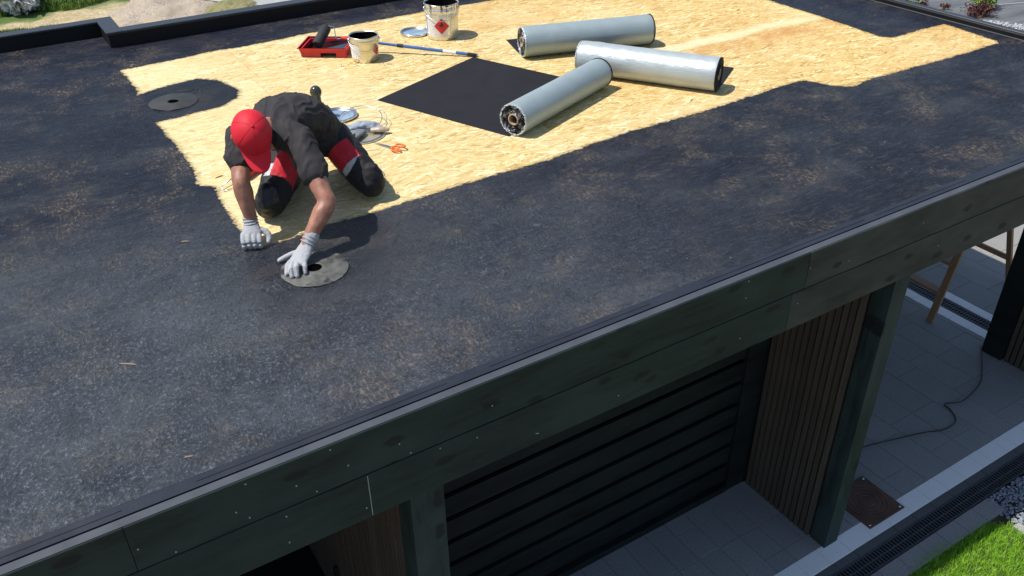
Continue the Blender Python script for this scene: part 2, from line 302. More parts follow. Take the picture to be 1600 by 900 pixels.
# ============================================================ SETTING: ground
def ground_mat():
    k=N('back_garden_ground'); g=k.n('NewGeometry').outputs['Position']; sp=k.n('SeparateXYZ',{0:g})
    n1=k.noise(g,.55,5,.6); n2=k.noise(g,4,6,.7); n3=k.noise(g,22,4,.7)
    sand=k.mix(k.rng(n2,.35,.65),(.40,.31,.15),(.64,.54,.33)); sand=k.mix(k.rng(n3,.4,.7,0,.6),sand,(.24,.17,.10)); 
    gr=k.mix(k.rng(n3,.3,.7),(.05,.10,.018),(.11,.19,.03))
    # lawn beyond a wandering line at the back left, sand in front
    line=k.mul(k.mul(sp.outputs[1],k.mul(sp.outputs[0],.18),'SUBTRACT'),k.rng(n1,.2,.8,-.7,.7),'ADD')
    f=k.rng(line,19.3,19.6); tuft=k.mul(k.rng(n1,.56,.62),k.rng(n2,.45,.55)); f=k.mul(f,k.mul(tuft,k.rng(sp.outputs[0],4,2)),'MAXIMUM')
    k.P(Base_Color=k.mix(f,sand,gr),Roughness=.95,Normal=k.bump(k.mul(n2,n3,'ADD'),.7,.06)); return k.m
def grid(name,x0,x1,y0,y1,nx,ny,fz,mat,**kw):
    xs=np.linspace(x0,x1,nx+1); ys=np.linspace(y0,y1,ny+1)
    v=[(x,y,fz(x,y)) for y in ys for x in xs]; f=[(j*(nx+1)+i,j*(nx+1)+i+1,(j+1)*(nx+1)+i+1,(j+1)*(nx+1)+i) for j in range(ny) for i in range(nx)]
    me=bpy.data.meshes.new(name); me.from_pydata(v,[],f); return link(name,me,mat,smooth=True,**kw)
GM=ground_mat()
mb=MB(); mb.add([(-600,-600,GZ-.16),(600,-600,GZ-.16),(600,600,GZ-.16),(-600,600,GZ-.16)],[(0,1,2,3)]); mb.obj('ground',GM,kind='structure')
grid('sandy_ground',-12,14,8.6,34,130,127,lambda x,y: GZ-.05+.13*noise.noise(Vector((x*.5,y*.5,0)))+.05*noise.noise(Vector((x*2.3,y*2.3,4)))-max(0,(9.2-y)*.0),GM,kind='structure')
# ============================================================ pavement with every paver a piece
pave=bpy.data.objects.new('pavement',None); COL.objects.link(pave); pave['kind']='structure'
bed=MB().add([(-3,-2,GZ-.05),(13,-2,GZ-.05),(13,8.4,GZ-.05),(-3,8.4,GZ-.05)],[(0,1,2,3)]).obj('paving_bed',M['edge'],pave)
cacheP={}
def piece(name,mat,x0,x1,y0,y1,parent=pave,z=0,gap=.0009):
    key=(name,round(x1-x0,3),round(y1-y0,3))
    a,b=(x1-x0)/2-gap,(y1-y0)/2-gap
    if key not in cacheP:
        o=MB().bbox((-a,-b,-.045),(a,b,0),.003).obj(name,mat,parent); cacheP[key]=o
    else: o=again(cacheP[key],name,parent)
    o.location=((x0+x1)/2,(y0+y1)/2,GZ+z+random.uniform(-.0012,.0012)); o.rotation_euler=(random.uniform(-.003,.003),random.uniform(-.003,.003),0); return o
def field(x0,x1,y0,y1,wd,lens,maxn=400):
    x=x0; n=0
    while x<x1-.02:
        xe=min(x+wd,x1); y=y0; first=True
        while y<y1-.02:
            L=random.choice(lens); 
            if first: L=random.choice([lens[0]*.5,lens[-1]]); first=False
            ye=min(y+L,y1)
            if y1-ye<.05: ye=y1
            piece('paver',M['paver'],x,xe,y,ye); n+=1; y=ye
        x=xe
    return n
n1=field(2.0,3.9,2.312,3.06,.18,[.24,.36])          # in front of the louvred wall
n2=field(3.9,6.93,2.312,4.6,.27,[.36,.45])            # open passage
# beyond the cross drain
field(7.33,9.6,2.9,5.6,.36,[.36,.54])
# plain paved remainder joined (hidden or far)
mb=MB()
for (a,b,c,d) in [(-3,2.0,2.312,8.3),(2.0,3.9,3.06,8.3),(3.9,6.93,4.6,8.3),(9.6,13,2.3,8.3),(7.33,9.6,5.6,8.3),(7.33,9.6,2.312,2.9)]:
    x=a
    while x<b-.01:
        y=c; xe=min(x+.36,b)
        while y<d-.01:
            ye=min(y+.54,d); mb.bbox((x+.003,y+.003,GZ-.045),(xe-.003,ye-.003,GZ),.003); y=ye
        x=xe
mb.obj('far_paving',M['paver'],pave,kind='stuff')
x=1.6
while x<9.5:
    L=random.choice([.11,.2,.2,.22]); piece('edging_stone',M['pale'],x,x+L,2.170,2.312,z=.002); x+=L
x=1.6
while x<9.5:
    piece('border_stone',M['edge'],x,x+.2,2.108,2.170,z=-.001); x+=.2
x=3.2
while x<5.16:
    piece('front_paver',M['paver'],x,x+.2,1.84,1.975); x+=.2
y=2.32
while y<5.4:
    piece('cross_stone',M['pale'],6.93,7.055,y,y+.2,z=.002); piece('cross_stone',M['pale'],7.215,7.33,y,y+.2,z=.002); y+=.2
def grate(x0,y0,L,W,alongx=True):
    mb=MB(); n=int(L/.027)
    mb.box((0,0,-.028),(L,.012,0)); mb.box((0,W-.012,-.028),(L,W,0)); mb.box((0,W/2-.005,-.028),(L,W/2+.005,-.0005))
    for i in range(n):
        a=i*L/n; mb.box((a,.012,-.024),(a+.011,W/2-.005,-.001)); mb.box((a,W/2+.005,-.024),(a+.011,W-.012,-.001))
    return mb.obj('drain_grate',M['iron'],None)
dr=thing('drainage_channel','long black slotted drainage channel running along the front edge beside the lawn','drain',(0,0,GZ))
g0=grate(0,0,.998,.127); g0.parent=dr; g0.location=(1.6,1.98,0)
for i in range(1,8): again(g0,'drain_grate',dr,(1.6+i,1.98,0))
MB().box((1.6,1.976,-.12),(9.6,2.107,-.11)).box((1.6,1.975,-.11),(9.6,1.9795,-.001)).box((1.6,2.1072,-.11),(9.6,2.1077,-.001)).obj('channel_body',M['blackpl'],dr)
for x_,y_ in [(4.62,2.01),(4.75,2.055),(5.18,2.02),(5.34,2.04)]: pass
dr2=thing('drainage_channel','black slotted drain crossing the passage between two pale stone strips behind the wooden trestle','drain',(0,0,GZ))
for i in range(4): again(g0,'drain_grate',dr2,(7.198,2.32+i,0),(0,0,PI/2))
MB().box((7.056,2.3,-.12),(7.214,6.3,-.11)).box((7.2,2.3,-.11),(7.2135,6.3,-.001)).box((7.0565,2.3,-.11),(7.07,6.3,-.001)).obj('channel_body',M['blackpl'],dr2)
# manhole cover
mh=thing('manhole_cover','square rusty brown manhole cover with concentric rings set in the paving by the post','manhole cover',(4.43,2.415,GZ+.004))
MB().bbox((-.185,-.185,-.03),(.185,.185,.004),.004).obj('cover_plate',M['rust'],mh)
mb=MB()
for r_ in (.05,.085,.12,.15): mb.lathe([(r_-.005,.0045),(r_-.003,.0062),(r_+.003,.0062),(r_+.005,.0045)],40)
mb.obj('raised_ring',M['rust'],mh,smooth=True)
for (a,b) in ((-.16,-.16),(.16,-.16),(-.16,.16),(.16,.16)): 
    o=MB().lathe([(.0001,.008),(.009,.008),(.011,.0045)],12).obj('bolt',M['steel'],mh); o.location=(a,b,0)
# cable
cb=[(6.80,3.10,0),(6.70,3.03,0),(6.51,2.90,0),(6.3,2.78,0),(5.99,2.72,0),(5.83,2.775,0),(5.80,2.70,0),(5.72,2.60,0),(5.56,2.585,0),(5.39,2.65,0),(5.15,2.72,0),(4.89,2.79,0),(4.5,2.86,0),(4.1,3.0,0)]
tag(MB().tube([(a,b,GZ+.008) for a,b,c in cb],.0055,8,sub=6).obj('power_cable',M['blackpl'],smooth=True),'thin black cable curving over the dark pavers of the passage','cable')
# lawn
lawn_poly=lambda x: 1.83+.05*math.sin(x*3.1)+.02*math.sin(x*9) if x<5.0 else 1.83-.9*(x-5.0)
grid('lawn_soil',3.0,9,-6,1.86,12,12,lambda x,y:GZ-.03,plain('soil',(.06,.05,.03),.95),kind='structure')
gk=N('grass_blade'); f=gk.n('ObjectInfo'); gg=gk.n('NewGeometry').outputs['Position']; gk.P(Base_Color=gk.mix(gk.rng(gk.noise(gg,30,2),.35,.65),(.14,.34,.012),(.32,.62,.04)),Roughness=.55); gk.b.inputs['Transmission Weight'].default_value=0
gk.b.inputs['Subsurface Weight'].default_value=.0
def blades(name,n,fx,h,wd,mat):
    v=[];f=[]
    for i in range(n):
        q=fx()
        if q is None: continue
        x,y,z=q; a=random.uniform(0,2*PI); hh=h*random.uniform(.5,1.2); l=hh*random.uniform(.1,.7); b=random.uniform(0,2*PI)
        ca,sa=math.cos(a)*wd,math.sin(a)*wd; dx,dy=math.cos(b)*l,math.sin(b)*l; o=len(v)
        v+=[(x-ca,y-sa,z),(x+ca,y+sa,z),(x+dx*.4+ca*.7,y+dy*.4+sa*.7,z+hh*.6),(x+dx*.4-ca*.7,y+dy*.4-sa*.7,z+hh*.6),(x+dx,y+dy,z+hh)]
        f+=[(o,o+1,o+2,o+3),(o+3,o+2,o+4)]
    me=bpy.data.meshes.new(name); me.from_pydata(v,[],f); return link(name,me,mat)
def lf():
    x=random.uniform(3.4,6.4); y=random.uniform(.6,1.9)
    return (x,y,GZ-.03) if y<lawn_poly(x)+random.uniform(-.015,.02) and x<5.12+ (1.9-y)*.15+.02*math.sin(y*30) else None
tag(blades('lawn_grass',90000,lf,.05,.0016,gk.m),'bright green lawn grass at the lower right corner','grass',kind='stuff')
# grey gravel beside the lawn
def stones(name,n,fx,r0,r1,mat):
    v=[];f=[]
    base=[Vector(p).normalized() for p in ((1,0,0),(-1,0,0),(0,1,0),(0,-1,0),(0,0,1),(0,0,-1))]; bf=[(0,2,4),(2,1,4),(1,3,4),(3,0,4),(2,0,5),(1,2,5),(3,1,5),(0,3,5)]
    for i in range(n):
        x,y,z=fx(); r_=random.uniform(r0,r1); E_=Euler((random.random()*6,random.random()*6,random.random()*6)).to_matrix(); o=len(v)
        for b in base: p=E_@(b*r_*random.uniform(.7,1.25)); v.append((x+p.x,y+p.y,z+p.z*.7))
        f+=[tuple(q+o for q in t) for t in bf]
    me=bpy.data.meshes.new(name); me.from_pydata(v,[],f); return link(name,me,mat)
gs=N('gravel'); gs.P(Base_Color=gs.ramp(gs.noise(gs.n('NewGeometry').outputs['Position'],45,2,.8),[(.3,(.13,.15,.19)),(.7,(.36,.38,.42))]),Roughness=.8)
tag(stones('grey_gravel',9000,lambda:(random.uniform(5.14,7.6),random.uniform(1.2,1.97),GZ-.02+random.uniform(0,.02)),.007,.017,gs.m),'loose grey gravel between the drain and the lawn','gravel',kind='stuff')
MB().bbox((5.10,.6,GZ-.05),(5.16,1.72,GZ+.005),.006).obj('lawn_edging',M['kerbs'],kind='structure')
# ============================================================ CARPORT / outbuilding
cp=thing('outbuilding','flat roofed timber outbuilding with dark green fascia boards and bare board deck half coated black','building')
XL,XR,YF,YB=-3.2,6.86,2.302,7.43           # deck extents
# OSB deck sheets (a narrow row closes the deck under the back upstand)
rows=[(2.36-.0,3.61,[-3.2,-.9,1.6,4.1,6.6,6.98]),(3.61,4.86,[-3.2,.35,2.85,5.35,6.98]),(4.86,6.11,[-3.2,-.9,1.6,4.1,6.6,6.98]),(6.11,7.36,[-3.2,-.85,1.65,4.15,6.65,6.98]),(7.36,7.79,[-3.2,.35,.893])]
rows.append((7.3605,7.42,[.8935,4.0,6.98]))
for (a,b,xs) in rows:
    for x0,x1 in zip(xs[:-1],xs[1:]):
        MB().bbox((x0+.0012,a+.0012,-.022),(x1-.0012,b-.0012,0),.0012).obj('deck_board',M['osb'],cp)
# primer coat sheet: signed distance to the uncoated region
poly=[(.845,6.83),(.855,6.30),(.83,6.22),(.86,6.235),(1.06,6.30),(1.27,6.32),(1.36,6.24),(1.42,6.08),(1.45,5.93),(1.40,5.80),(1.28,5.70),(1.12,5.67),(.97,5.655),(.82,5.635),(.84,5.2),(.835,4.72),(.80,4.60),(.87,4.50),(.845,4.2),(.835,3.74),(.93,3.715),(1.15,3.755),(1.65,3.765),(2.0,3.79),(2.6,3.80),(3.2,3.86),(3.9,3.86),(4.50,3.90),(4.62,3.92),(4.80,3.90),(4.88,3.72),(4.98,3.635),(5.25,3.67),(5.5,3.66),(6.1,3.645),(6.66,3.655),(6.70,3.70),(6.735,3.95),(6.765,4.20),(6.5,4.215),(6.12,4.19),(6.06,4.27),(6.09,4.65),(6.12,5.1),(6.135,5.54),(6.12,6.5),(6.15,6.96),(5.2,6.95),(4.1,6.94),(3.27,6.955),(2.5,6.93),(1.75,6.87),(1.6,6.90),(1.2,6.85)]
PP=np.array(poly); step=.022
xs=np.arange(XL,6.93,step); ys=np.arange(2.36,7.80,step); X,Y=np.meshgrid(xs,ys)
A=PP; B=np.roll(PP,-1,0); dmin=np.full(X.shape,1e9); ins=np.zeros(X.shape,bool)
for (ax,ay),(bx,by) in zip(A,B):
    t=np.clip(((X-ax)*(bx-ax)+(Y-ay)*(by-ay))/((bx-ax)**2+(by-ay)**2),0,1); dmin=np.minimum(dmin,np.hypot(X-ax-t*(bx-ax),Y-ay-t*(by-ay)))
    c=((ay>Y)!=(by>Y)); 
    with np.errstate(divide='ignore',invalid='ignore'): ins^=c&(X<(bx-ax)*(Y-ay)/((by-ay) if by!=ay else 1e-9)+ax)
sd_=np.where(ins,-dmin,dmin)
# freshly laid, wetter coat around the drain flange by the worker
wet=np.clip(1-np.hypot((X-1.15)/.75,(Y-3.38)/.42),0,1)**.6
wet=np.maximum(wet,np.clip(1-np.hypot((X-1.2)/.4,(Y-5.95)/.4),0,1)**.5)
keep=sd_>-.09; idx=-np.ones(X.shape,int); zz=np.vectorize(lambda a,b: .0022+.0009*noise.noise(Vector((a*3,b*3,0))))(X,Y)
ny,nx=X.shape; fk=keep[:-1,:-1]|keep[1:,:-1]|keep[:-1,1:]|keep[1:,1:]
# the left part of the roof beyond the jog reaches y=7.8, the right part 7.43
yc=(Y[:-1,:-1]+step); xc=(X[:-1,:-1]+step); fk&=~((xc>.90)&(yc>7.425))
jj,ii=np.nonzero(fk); q=np.stack([jj*nx+ii,jj*nx+ii+1,(jj+1)*nx+ii+1,(jj+1)*nx+ii],1); used=np.unique(q); mp_=-np.ones(nx*ny,int); mp_[used]=np.arange(len(used))
V=np.stack([X.ravel(),Y.ravel(),zz.ravel()],1)[used]; me=bpy.data.meshes.new('primer_coat'); me.from_pydata(V.tolist(),[],mp_[q].tolist())
for nm,arr in (('sd',sd_),('wet',wet)):
    at=me.attributes.new(nm,'FLOAT','POINT'); at.data.foreach_set('value',arr.ravel()[used].astype(np.float32))
link('primer_coat',me,M['primer'],cp,smooth=True)
# edge membrane strip along the front: a slightly ridged sheet, the dark gap and the fascia's own top
me_=MB()
me_.box((XL,2.303,-.02),(6.98,2.358,.0035)); me_.obj('edge_strip',M['strip'],cp)
for i in range(9): 
    x0=XL+i*1.13; MB().box((x0,2.3285,.0036),(x0+random.uniform(.7,1.1),2.3305,.0050)).obj('strip_lap',M['mat'],cp)
# fascia boards
def board(name,x0,x1,z0,z1,y0=2.256,y1=2.300,mat='gwood'):
    o=MB().bbox((-(x1-x0)/2,0,z0),((x1-x0)/2,y1-y0,z1),.002).obj(name,M[mat],cp); o.location=((x0+x1)/2,y0+random.uniform(0,.0015),0); return o
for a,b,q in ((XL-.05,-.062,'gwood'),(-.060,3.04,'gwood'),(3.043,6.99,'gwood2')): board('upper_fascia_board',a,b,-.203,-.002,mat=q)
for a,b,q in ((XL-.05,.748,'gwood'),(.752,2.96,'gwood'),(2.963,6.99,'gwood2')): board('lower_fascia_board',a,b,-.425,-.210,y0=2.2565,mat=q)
fc=plain('fascia_top_lit',(.055,.06,.072),.5)  # paler than the boards: grazing sun and sky painted onto their tops
MB().box((XL-.05,2.262,-.0018),(6.99,2.297,.0012)).obj('fascia_top_lit_strip',fc,cp)
MB().box((.7488,2.2555,-.42),(.7512,2.2595,-.214)).obj('joint_line',M['zinc'],cp)
scr=[(.328,-.023),(.277,-.128),(.315,-.176),(.491,-.121),(.063,-.190),(.436,-.242),(.427,-.371),(-.04,-.112),(.63,-.022),(.685,-.126),(.888,-.125),(.929,-.19),(1.052,-.23),(1.215,-.256),(1.494,-.373),(1.503,-.376),(1.288,-.127),(1.923,-.364),(2.64,-.022),(3.055,-.092),(3.345,-.147),(2.638,-.112),(3.013,-.28),(2.641,-.342),(.558,-.186),(.73,-.37),(3.9,-.1),(4.1,-.3)]
s0=None
for (a,b) in scr:
    if s0 is None: s0=MB().lathe([(.0001,.0028),(.0028,.0024),(.0036,.0)],8,M_=Matrix.Rotation(R(90),4,'X')).obj('screw',M['zinc'],cp); s0.location=(a,2.2572,b)
    else: again(s0,'screw',cp,(a,2.2572,b))
# beam behind fascia and soffit
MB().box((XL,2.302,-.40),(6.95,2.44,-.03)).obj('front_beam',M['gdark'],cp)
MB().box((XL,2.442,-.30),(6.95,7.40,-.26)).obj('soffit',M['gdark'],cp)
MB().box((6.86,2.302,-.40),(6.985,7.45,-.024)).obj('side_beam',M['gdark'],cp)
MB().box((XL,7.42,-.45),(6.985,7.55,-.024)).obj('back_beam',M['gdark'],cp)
# posts
def post(x0,x1,y0,y1,name='post',mat='gpost'):
    o=MB().bbox((-(x1-x0)/2,-(y1-y0)/2,GZ),((x1-x0)/2,(y1-y0)/2,-.38),.001).obj(name,M[mat],cp); o.location=((x0+x1)/2,(y0+y1)/2,0); return o
post(.92,1.068,2.288,2.42); post(3.85,3.975,2.288,2.41); post(6.78,6.95,2.288,2.42)
def post_dark(x0,x1,y0,y1): post(x0,x1,y0,y1,'trim_post','gdark')
post_dark(3.83,3.93,3.03,3.10); post_dark(6.74,6.86,2.88,3.06)
# ribbed cladding: each lath a piece on its own backing (plane x = const, facing -x)
lath=MB().bbox((-.022,-.0165,GZ+.003),(0,.0165,-.31),.001).obj('lath',M['slat'],cp); lath.rotation_euler=(0,0,0)
first=[True]
def cladding(x,y0,y1,pitch):
    MB().box((x,y0,GZ),(x+.05,y1,-.3)).obj('cladding_backing',M['blackpl'],cp)
    n=int((y1-y0)/pitch)
    for i in range(n):
        y=y0+(i+.5)*(y1-y0)/n
        if first[0]: lath.location=(x,y,0); first[0]=False
        else: again(lath,'lath',cp,(x,y,0))
for x,y0,y1 in ((3.86,2.42,3.02),(.935,2.43,4.6),(6.785,2.43,2.87)): cladding(x,y0,y1,.046)
# small black handle on the left cladding
MB().bbox((.885,3.52,-2.33),(.912,3.545,-2.13),.004).obj('door_handle',M['blackpl'],cp)
# louvred wall facing the viewer, overlapping boards
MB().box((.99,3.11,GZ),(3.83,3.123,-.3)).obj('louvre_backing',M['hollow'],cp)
lv=None
zs=[-.31-i*.186 for i in range(13)]
for i,z in enumerate(zs):
    if z-.18<GZ: continue
    M_=Matrix.Translation((0,3.058,z))@Matrix.Rotation(R(-5),4,'X')
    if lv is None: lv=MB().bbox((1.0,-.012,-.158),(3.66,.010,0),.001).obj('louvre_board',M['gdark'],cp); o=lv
    else: o=again(lv,'louvre_board',cp)
    o.location=(0,3.062,z); o.rotation_euler=(R(3),0,0)
MB().box((3.66,3.035,GZ),(3.828,3.088,-.3)).obj('louvre_jamb',M['gdark'],cp)
MB().box((1.0,3.03,GZ),(3.66,3.088,GZ+.06)).obj('louvre_sill',M['gdark'],cp)
# closed core walls and the dark left bay
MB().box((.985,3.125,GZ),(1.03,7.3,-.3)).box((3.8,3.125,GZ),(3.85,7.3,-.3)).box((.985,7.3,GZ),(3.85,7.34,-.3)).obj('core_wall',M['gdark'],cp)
MB().box((-3.15,4.7,GZ),(.93,4.75,-.3)).box((-3.2,2.5,GZ),(-3.15,4.7,-.3)).obj('bay_wall',M['blackpl'],cp)
MB().bbox((-3.1,2.5,GZ+.003),(.91,4.69,GZ+.012),.003).obj('bay_floor',M['blackpl'],cp)
# parapets (black membrane upstands with a paler cap)
def wall(name,x0,x1,y0,y1,z1,cap=.014):
    MB().bbox((x0,y0,-.25),(x1,y1,z1),.004).obj(name,M['black'],cp)
wall('parapet_left',-3.6,1.0,7.80,7.90,.103); wall('parapet_back',1.0005,6.95,7.42,7.53,.102); wall('parapet_step',.895,1.0,7.42,7.799,.102)
c=MB(); c.bbox((-3.6,7.792,.1052),(.912,7.905,.122),.004); c.obj('parapet_cap',M['trim'],cp)
MB().bbox((.885,7.415,.1022),(1.008,7.905,.1225),.004).obj('parapet_cap',M['trim'],cp)
MB().bbox((1.0085,7.412,.1022),(6.95,7.535,.1218),.004).obj('parapet_cap',M['trim'],cp)
MB().bbox((6.86,2.302,-.02),(6.945,7.41,.044),.006).obj('side_upstand',M['black'],cp)
MB().bbox((6.868,2.302,.0445),(6.93,7.41,.056),.005).obj('upstand_cap',M['trim'],cp)
MB().bbox((6.846,2.36,.004),(6.8595,7.41,.010),.002).obj('sealant_bead',M['kerbs'] and plain('sealant',(.05,.05,.045),.6),cp)
# ============================================================ ROOF OBJECTS
# flange discs
def disc(label,loc,r_,mat,rz=0,hole=.036,tilt=(0,0),off=(0,0),th=.003):
    t=thing('roof_drain_flange',label,'drain flange',loc,(tilt[0],tilt[1],rz))
    mb=MB(); n=64; v=[];f=[]
    prof=[(hole,-.0),(hole,th+.004),(hole+.008,th+.004),(hole+.014,th),(r_-.004,th),(r_,th-.002),(r_,0)]
    for i,(rr_,z) in enumerate(prof):
        for j in range(n):
            a=2*PI*j/n; w_=.0035*math.sin(3*a+1)*(rr_/r_)+.002*math.sin(5*a) if rr_>hole+.02 else 0
            dx,dy=(off if rr_<hole+.02 else (0,0)); v.append((rr_*math.cos(a)*(1+w_*2)+dx,rr_*math.sin(a)*(1+w_*2)+dy,z+abs(w_)))
    for i in range(len(prof)-1):
        for j in range(n): f.append((i*n+j,i*n+(j+1)%n,(i+1)*n+(j+1)%n,(i+1)*n+j))
    mb.add(v,f); mb.obj('flange_plate',mat,t,smooth=True)
    MB().lathe([(hole-.001,th+.002),(hole-.003,-.15)],32,M_=Matrix.Translation((off[0],off[1],0))).obj('drain_pipe',M['blackpl'],t,smooth=True)
    MB().lathe([(.0001,.0030),(hole-.001,.0030)],32,M_=Matrix.Translation((off[0],off[1],0))).obj('drain_opening',M['hollow'],t)
    return t
disc('grey rubber drain flange under the worker gloved hand on the wet black coat',(1.018,3.390,.004),.156,M['rubber'],0,off=(.0,.006))
disc('black coated drain flange set flat in the roof left of the worker beside bare boards',(1.010,5.945,.002),.160,M['rubber2'],.4)
# bitumen sheet
u=Vector((.9209,.3898,0)); v_=Vector((.3787,-.9255,0))
def sheet(P0_,U,V,lu,lv_,z0,curl,label):
    vs=[];fs=[];nu,nv=24,24
    for s_ in (0,1):
        for j in range(nv+1):
            for i in range(nu+1):
                p=P0_+U*(lu*i/nu)+V*(lv_*j/nv); z=z0+.0015*noise.noise(Vector((p.x*4,p.y*4,1)))+curl*max(0,1-j/2.5)*.5
                vs.append((p.x,p.y,z+(0.003 if s_ else 0)))
    K=(nu+1)*(nv+1)
    for j in range(nv):
        for i in range(nu):
            a=j*(nu+1)+i; fs.append((K+a,K+a+1,K+a+nu+2,K+a+nu+1)); fs.append((a,a+nu+1,a+nu+2,a+1))
    for i in range(nu): fs+= [(i,i+1,K+i+1,K+i),(nv*(nu+1)+i+1,nv*(nu+1)+i,K+nv*(nu+1)+i,K+nv*(nu+1)+i+1)]
    for j in range(nv): a=j*(nu+1); b=a+nu; fs+=[(a+nu+1,a,K+a,K+a+nu+1),(b,b+nu+1,K+b+nu+1,K+b)]
    return MB().add(vs,fs)
def membrane_roll(label,A_,B_,r_,mat,tail,taildir,group='rolls of foil faced roofing membrane',wr=0):
    A_=Vector((*A_,r_)); B_=Vector((*B_,r_)); d=(B_-A_); L=d.length; d.normalize(); ang=math.atan2(d.y,d.x)
    t=thing('membrane_roll',label,'roll',(A_.x,A_.y,.003),(0,0,ang),group)
    Mx=Matrix.Translation((0,0,r_))@Matrix.Rotation(R(90),4,'Y')
    # outer surface, slightly uneven
    n=48;m_=40;v=[];f=[]
    for i in range(m_+1):
        x=L*i/m_
        for j in range(n):
            a=2*PI*j/n; rr_=r_-.0015+.0014*noise.noise(Vector((x*3,math.cos(a)*1.2,math.sin(a)*1.2+A_.x)))+(wr*abs(noise.noise(Vector((x*16,math.cos(a)*2.5,math.sin(a)*2.5)))) if wr else 0)
            if i in(0,m_): rr_-=.003
            v.append((x,math.cos(a)*rr_,r_+math.sin(a)*rr_))
    for i in range(m_):
        for j in range(n): f.append((i*n+j,(i+1)*n+j,(i+1)*n+(j+1)%n,i*n+(j+1)%n))
    MB().add(v,f).obj('foil_wrap',mat,t,smooth=True)
    for xe,s_ in ((0,-1),(L,1)):
        v=[];f=[];rings=14
        for i in range(rings+1):
            rr_=.036+(r_-.0045-.036)*i/rings
            for j in range(n):
                a=2*PI*j/n; sp_=rr_+ (r_-.04)/rings*(j/n)*.8
                dx=(.004 if i%2 else -.003)+.006*noise.noise(Vector((math.cos(a)*2,math.sin(a)*2,i*.7+xe)))
                v.append((xe+s_*dx,math.cos(a)*rr_,r_+math.sin(a)*rr_))
        for i in range(rings):
            for j in range(n): f.append((i*n+j,i*n+(j+1)%n,(i+1)*n+(j+1)%n,(i+1)*n+j))
        MB().add(v,f).obj('wound_end',M['torn'] if s_<0 and not wr else M['black'],t,smooth=False)
        # torn foil fringe folded over the end
        if s_<0:
            v=[];f=[];n2=150
            for i in range(5):
                for j in range(n2):
                    a=2*PI*j/n2; w2=.5+.5*noise.noise(Vector((math.cos(a)*6,math.sin(a)*6,A_.x*3+i*.35))); rr_=r_-.001-(.002+.016*w2)*i/4+.003*noise.noise(Vector((a*14,i*2.1,1)))
                    v.append((xe-.0045-.008*abs(noise.noise(Vector((a*7,i*1.3,5))))*(i>0)+(.006 if i==0 else 0),math.cos(a)*rr_,r_+math.sin(a)*rr_))
            for i in range(4):
                for j in range(n2): f.append((i*n2+j,i*n2+(j+1)%n2,(i+1)*n2+(j+1)%n2,(i+1)*n2+j))
            MB().add(v,f).obj('foil_fringe',M['foilw'],t)
        MB().lathe([(.030,-.03*0),(.036,0),(.036,.09),(.030,.09),(.030,0)],32,M_=Matrix.Translation((xe+(.004 if s_>0 else -.005) - (.09 if s_>0 else 0),0,r_))@Matrix.Rotation(R(90),4,'Y')).obj('cardboard_core',M['card'],t,smooth=True)
        MB().lathe([(.0001,0),(.0298,0)],24,M_=Matrix.Translation((xe-s_*.06,0,r_))@Matrix.Rotation(R(90),4,'Y')).obj('core_hollow',M['blackpl'],t)
        if s_>0: MB().lathe([(r_-.002,-.006),(r_+.001,-.005),(r_+.001,.003),(r_-.006,.004)],48,M_=Matrix.Translation((xe,0,r_))@Matrix.Rotation(R(90),4,'Y')).obj('black_edge',M['black'],t,smooth=True)
    return t,L,ang
def flat(t,x0,x1,y0,y1,slope0=0):
    vs=[];fs=[];n=10
    for s_ in (0,1):
        for j in range(n+1):
            y=y0+(y1-y0)*j/n; z=.001+(.03*max(0,1-abs(y)/.09)**2)+s_*.003
            vs+=[(x0,y,z),(x1,y,z)]
    K=2*(n+1)
    for j in range(n):
        a=2*j; fs+=[(a,a+1,a+3,a+2),(K+a,K+a+2,K+a+3,K+a+1),(a,a+2,K+a+2,K+a),(a+1,K+a+1,K+a+3,a+3)]
    fs+=[(0,K,K+1,1),(2*n,2*n+1,K+2*n+1,K+2*n)]
    return MB().add(vs,fs).obj('sheet_tail',M['mat'],t)
tA,LA,aA=membrane_roll('smooth silver membrane roll nearest the worker, unrolled into the black sheet',(2.610,4.205),(3.545,4.590),.100,M['foil'],None,None)
# its unrolled sheet belongs to the roll
Pm=Vector((2.167,5.21,0)); 
o=sheet(Pm,u,v_,1.062,1.085,.0005,.004,'').obj('unrolled_sheet',M['mat'],None)
o.parent=tA; o.matrix_parent_inverse=(Matrix.Translation(tA.location)@Matrix.Rotation(aA,4,'Z')).inverted()
tB,LB,aB=membrane_roll('crinkly plastic wrapped silver roll lying crosswise behind the nearest roll',(3.615,4.905),(4.160,4.085),.113,M['foilw'],None,None,wr=.004)
flat(tB,.0,LB+.003,.0,.50)
tC,LC,aC=membrane_roll('smooth silver membrane roll farthest back, behind the other two',(3.455,5.43),(4.440,5.150),.112,M['foil'],None,None)
flat(tC,-.003,LC-.02,.0,.43)
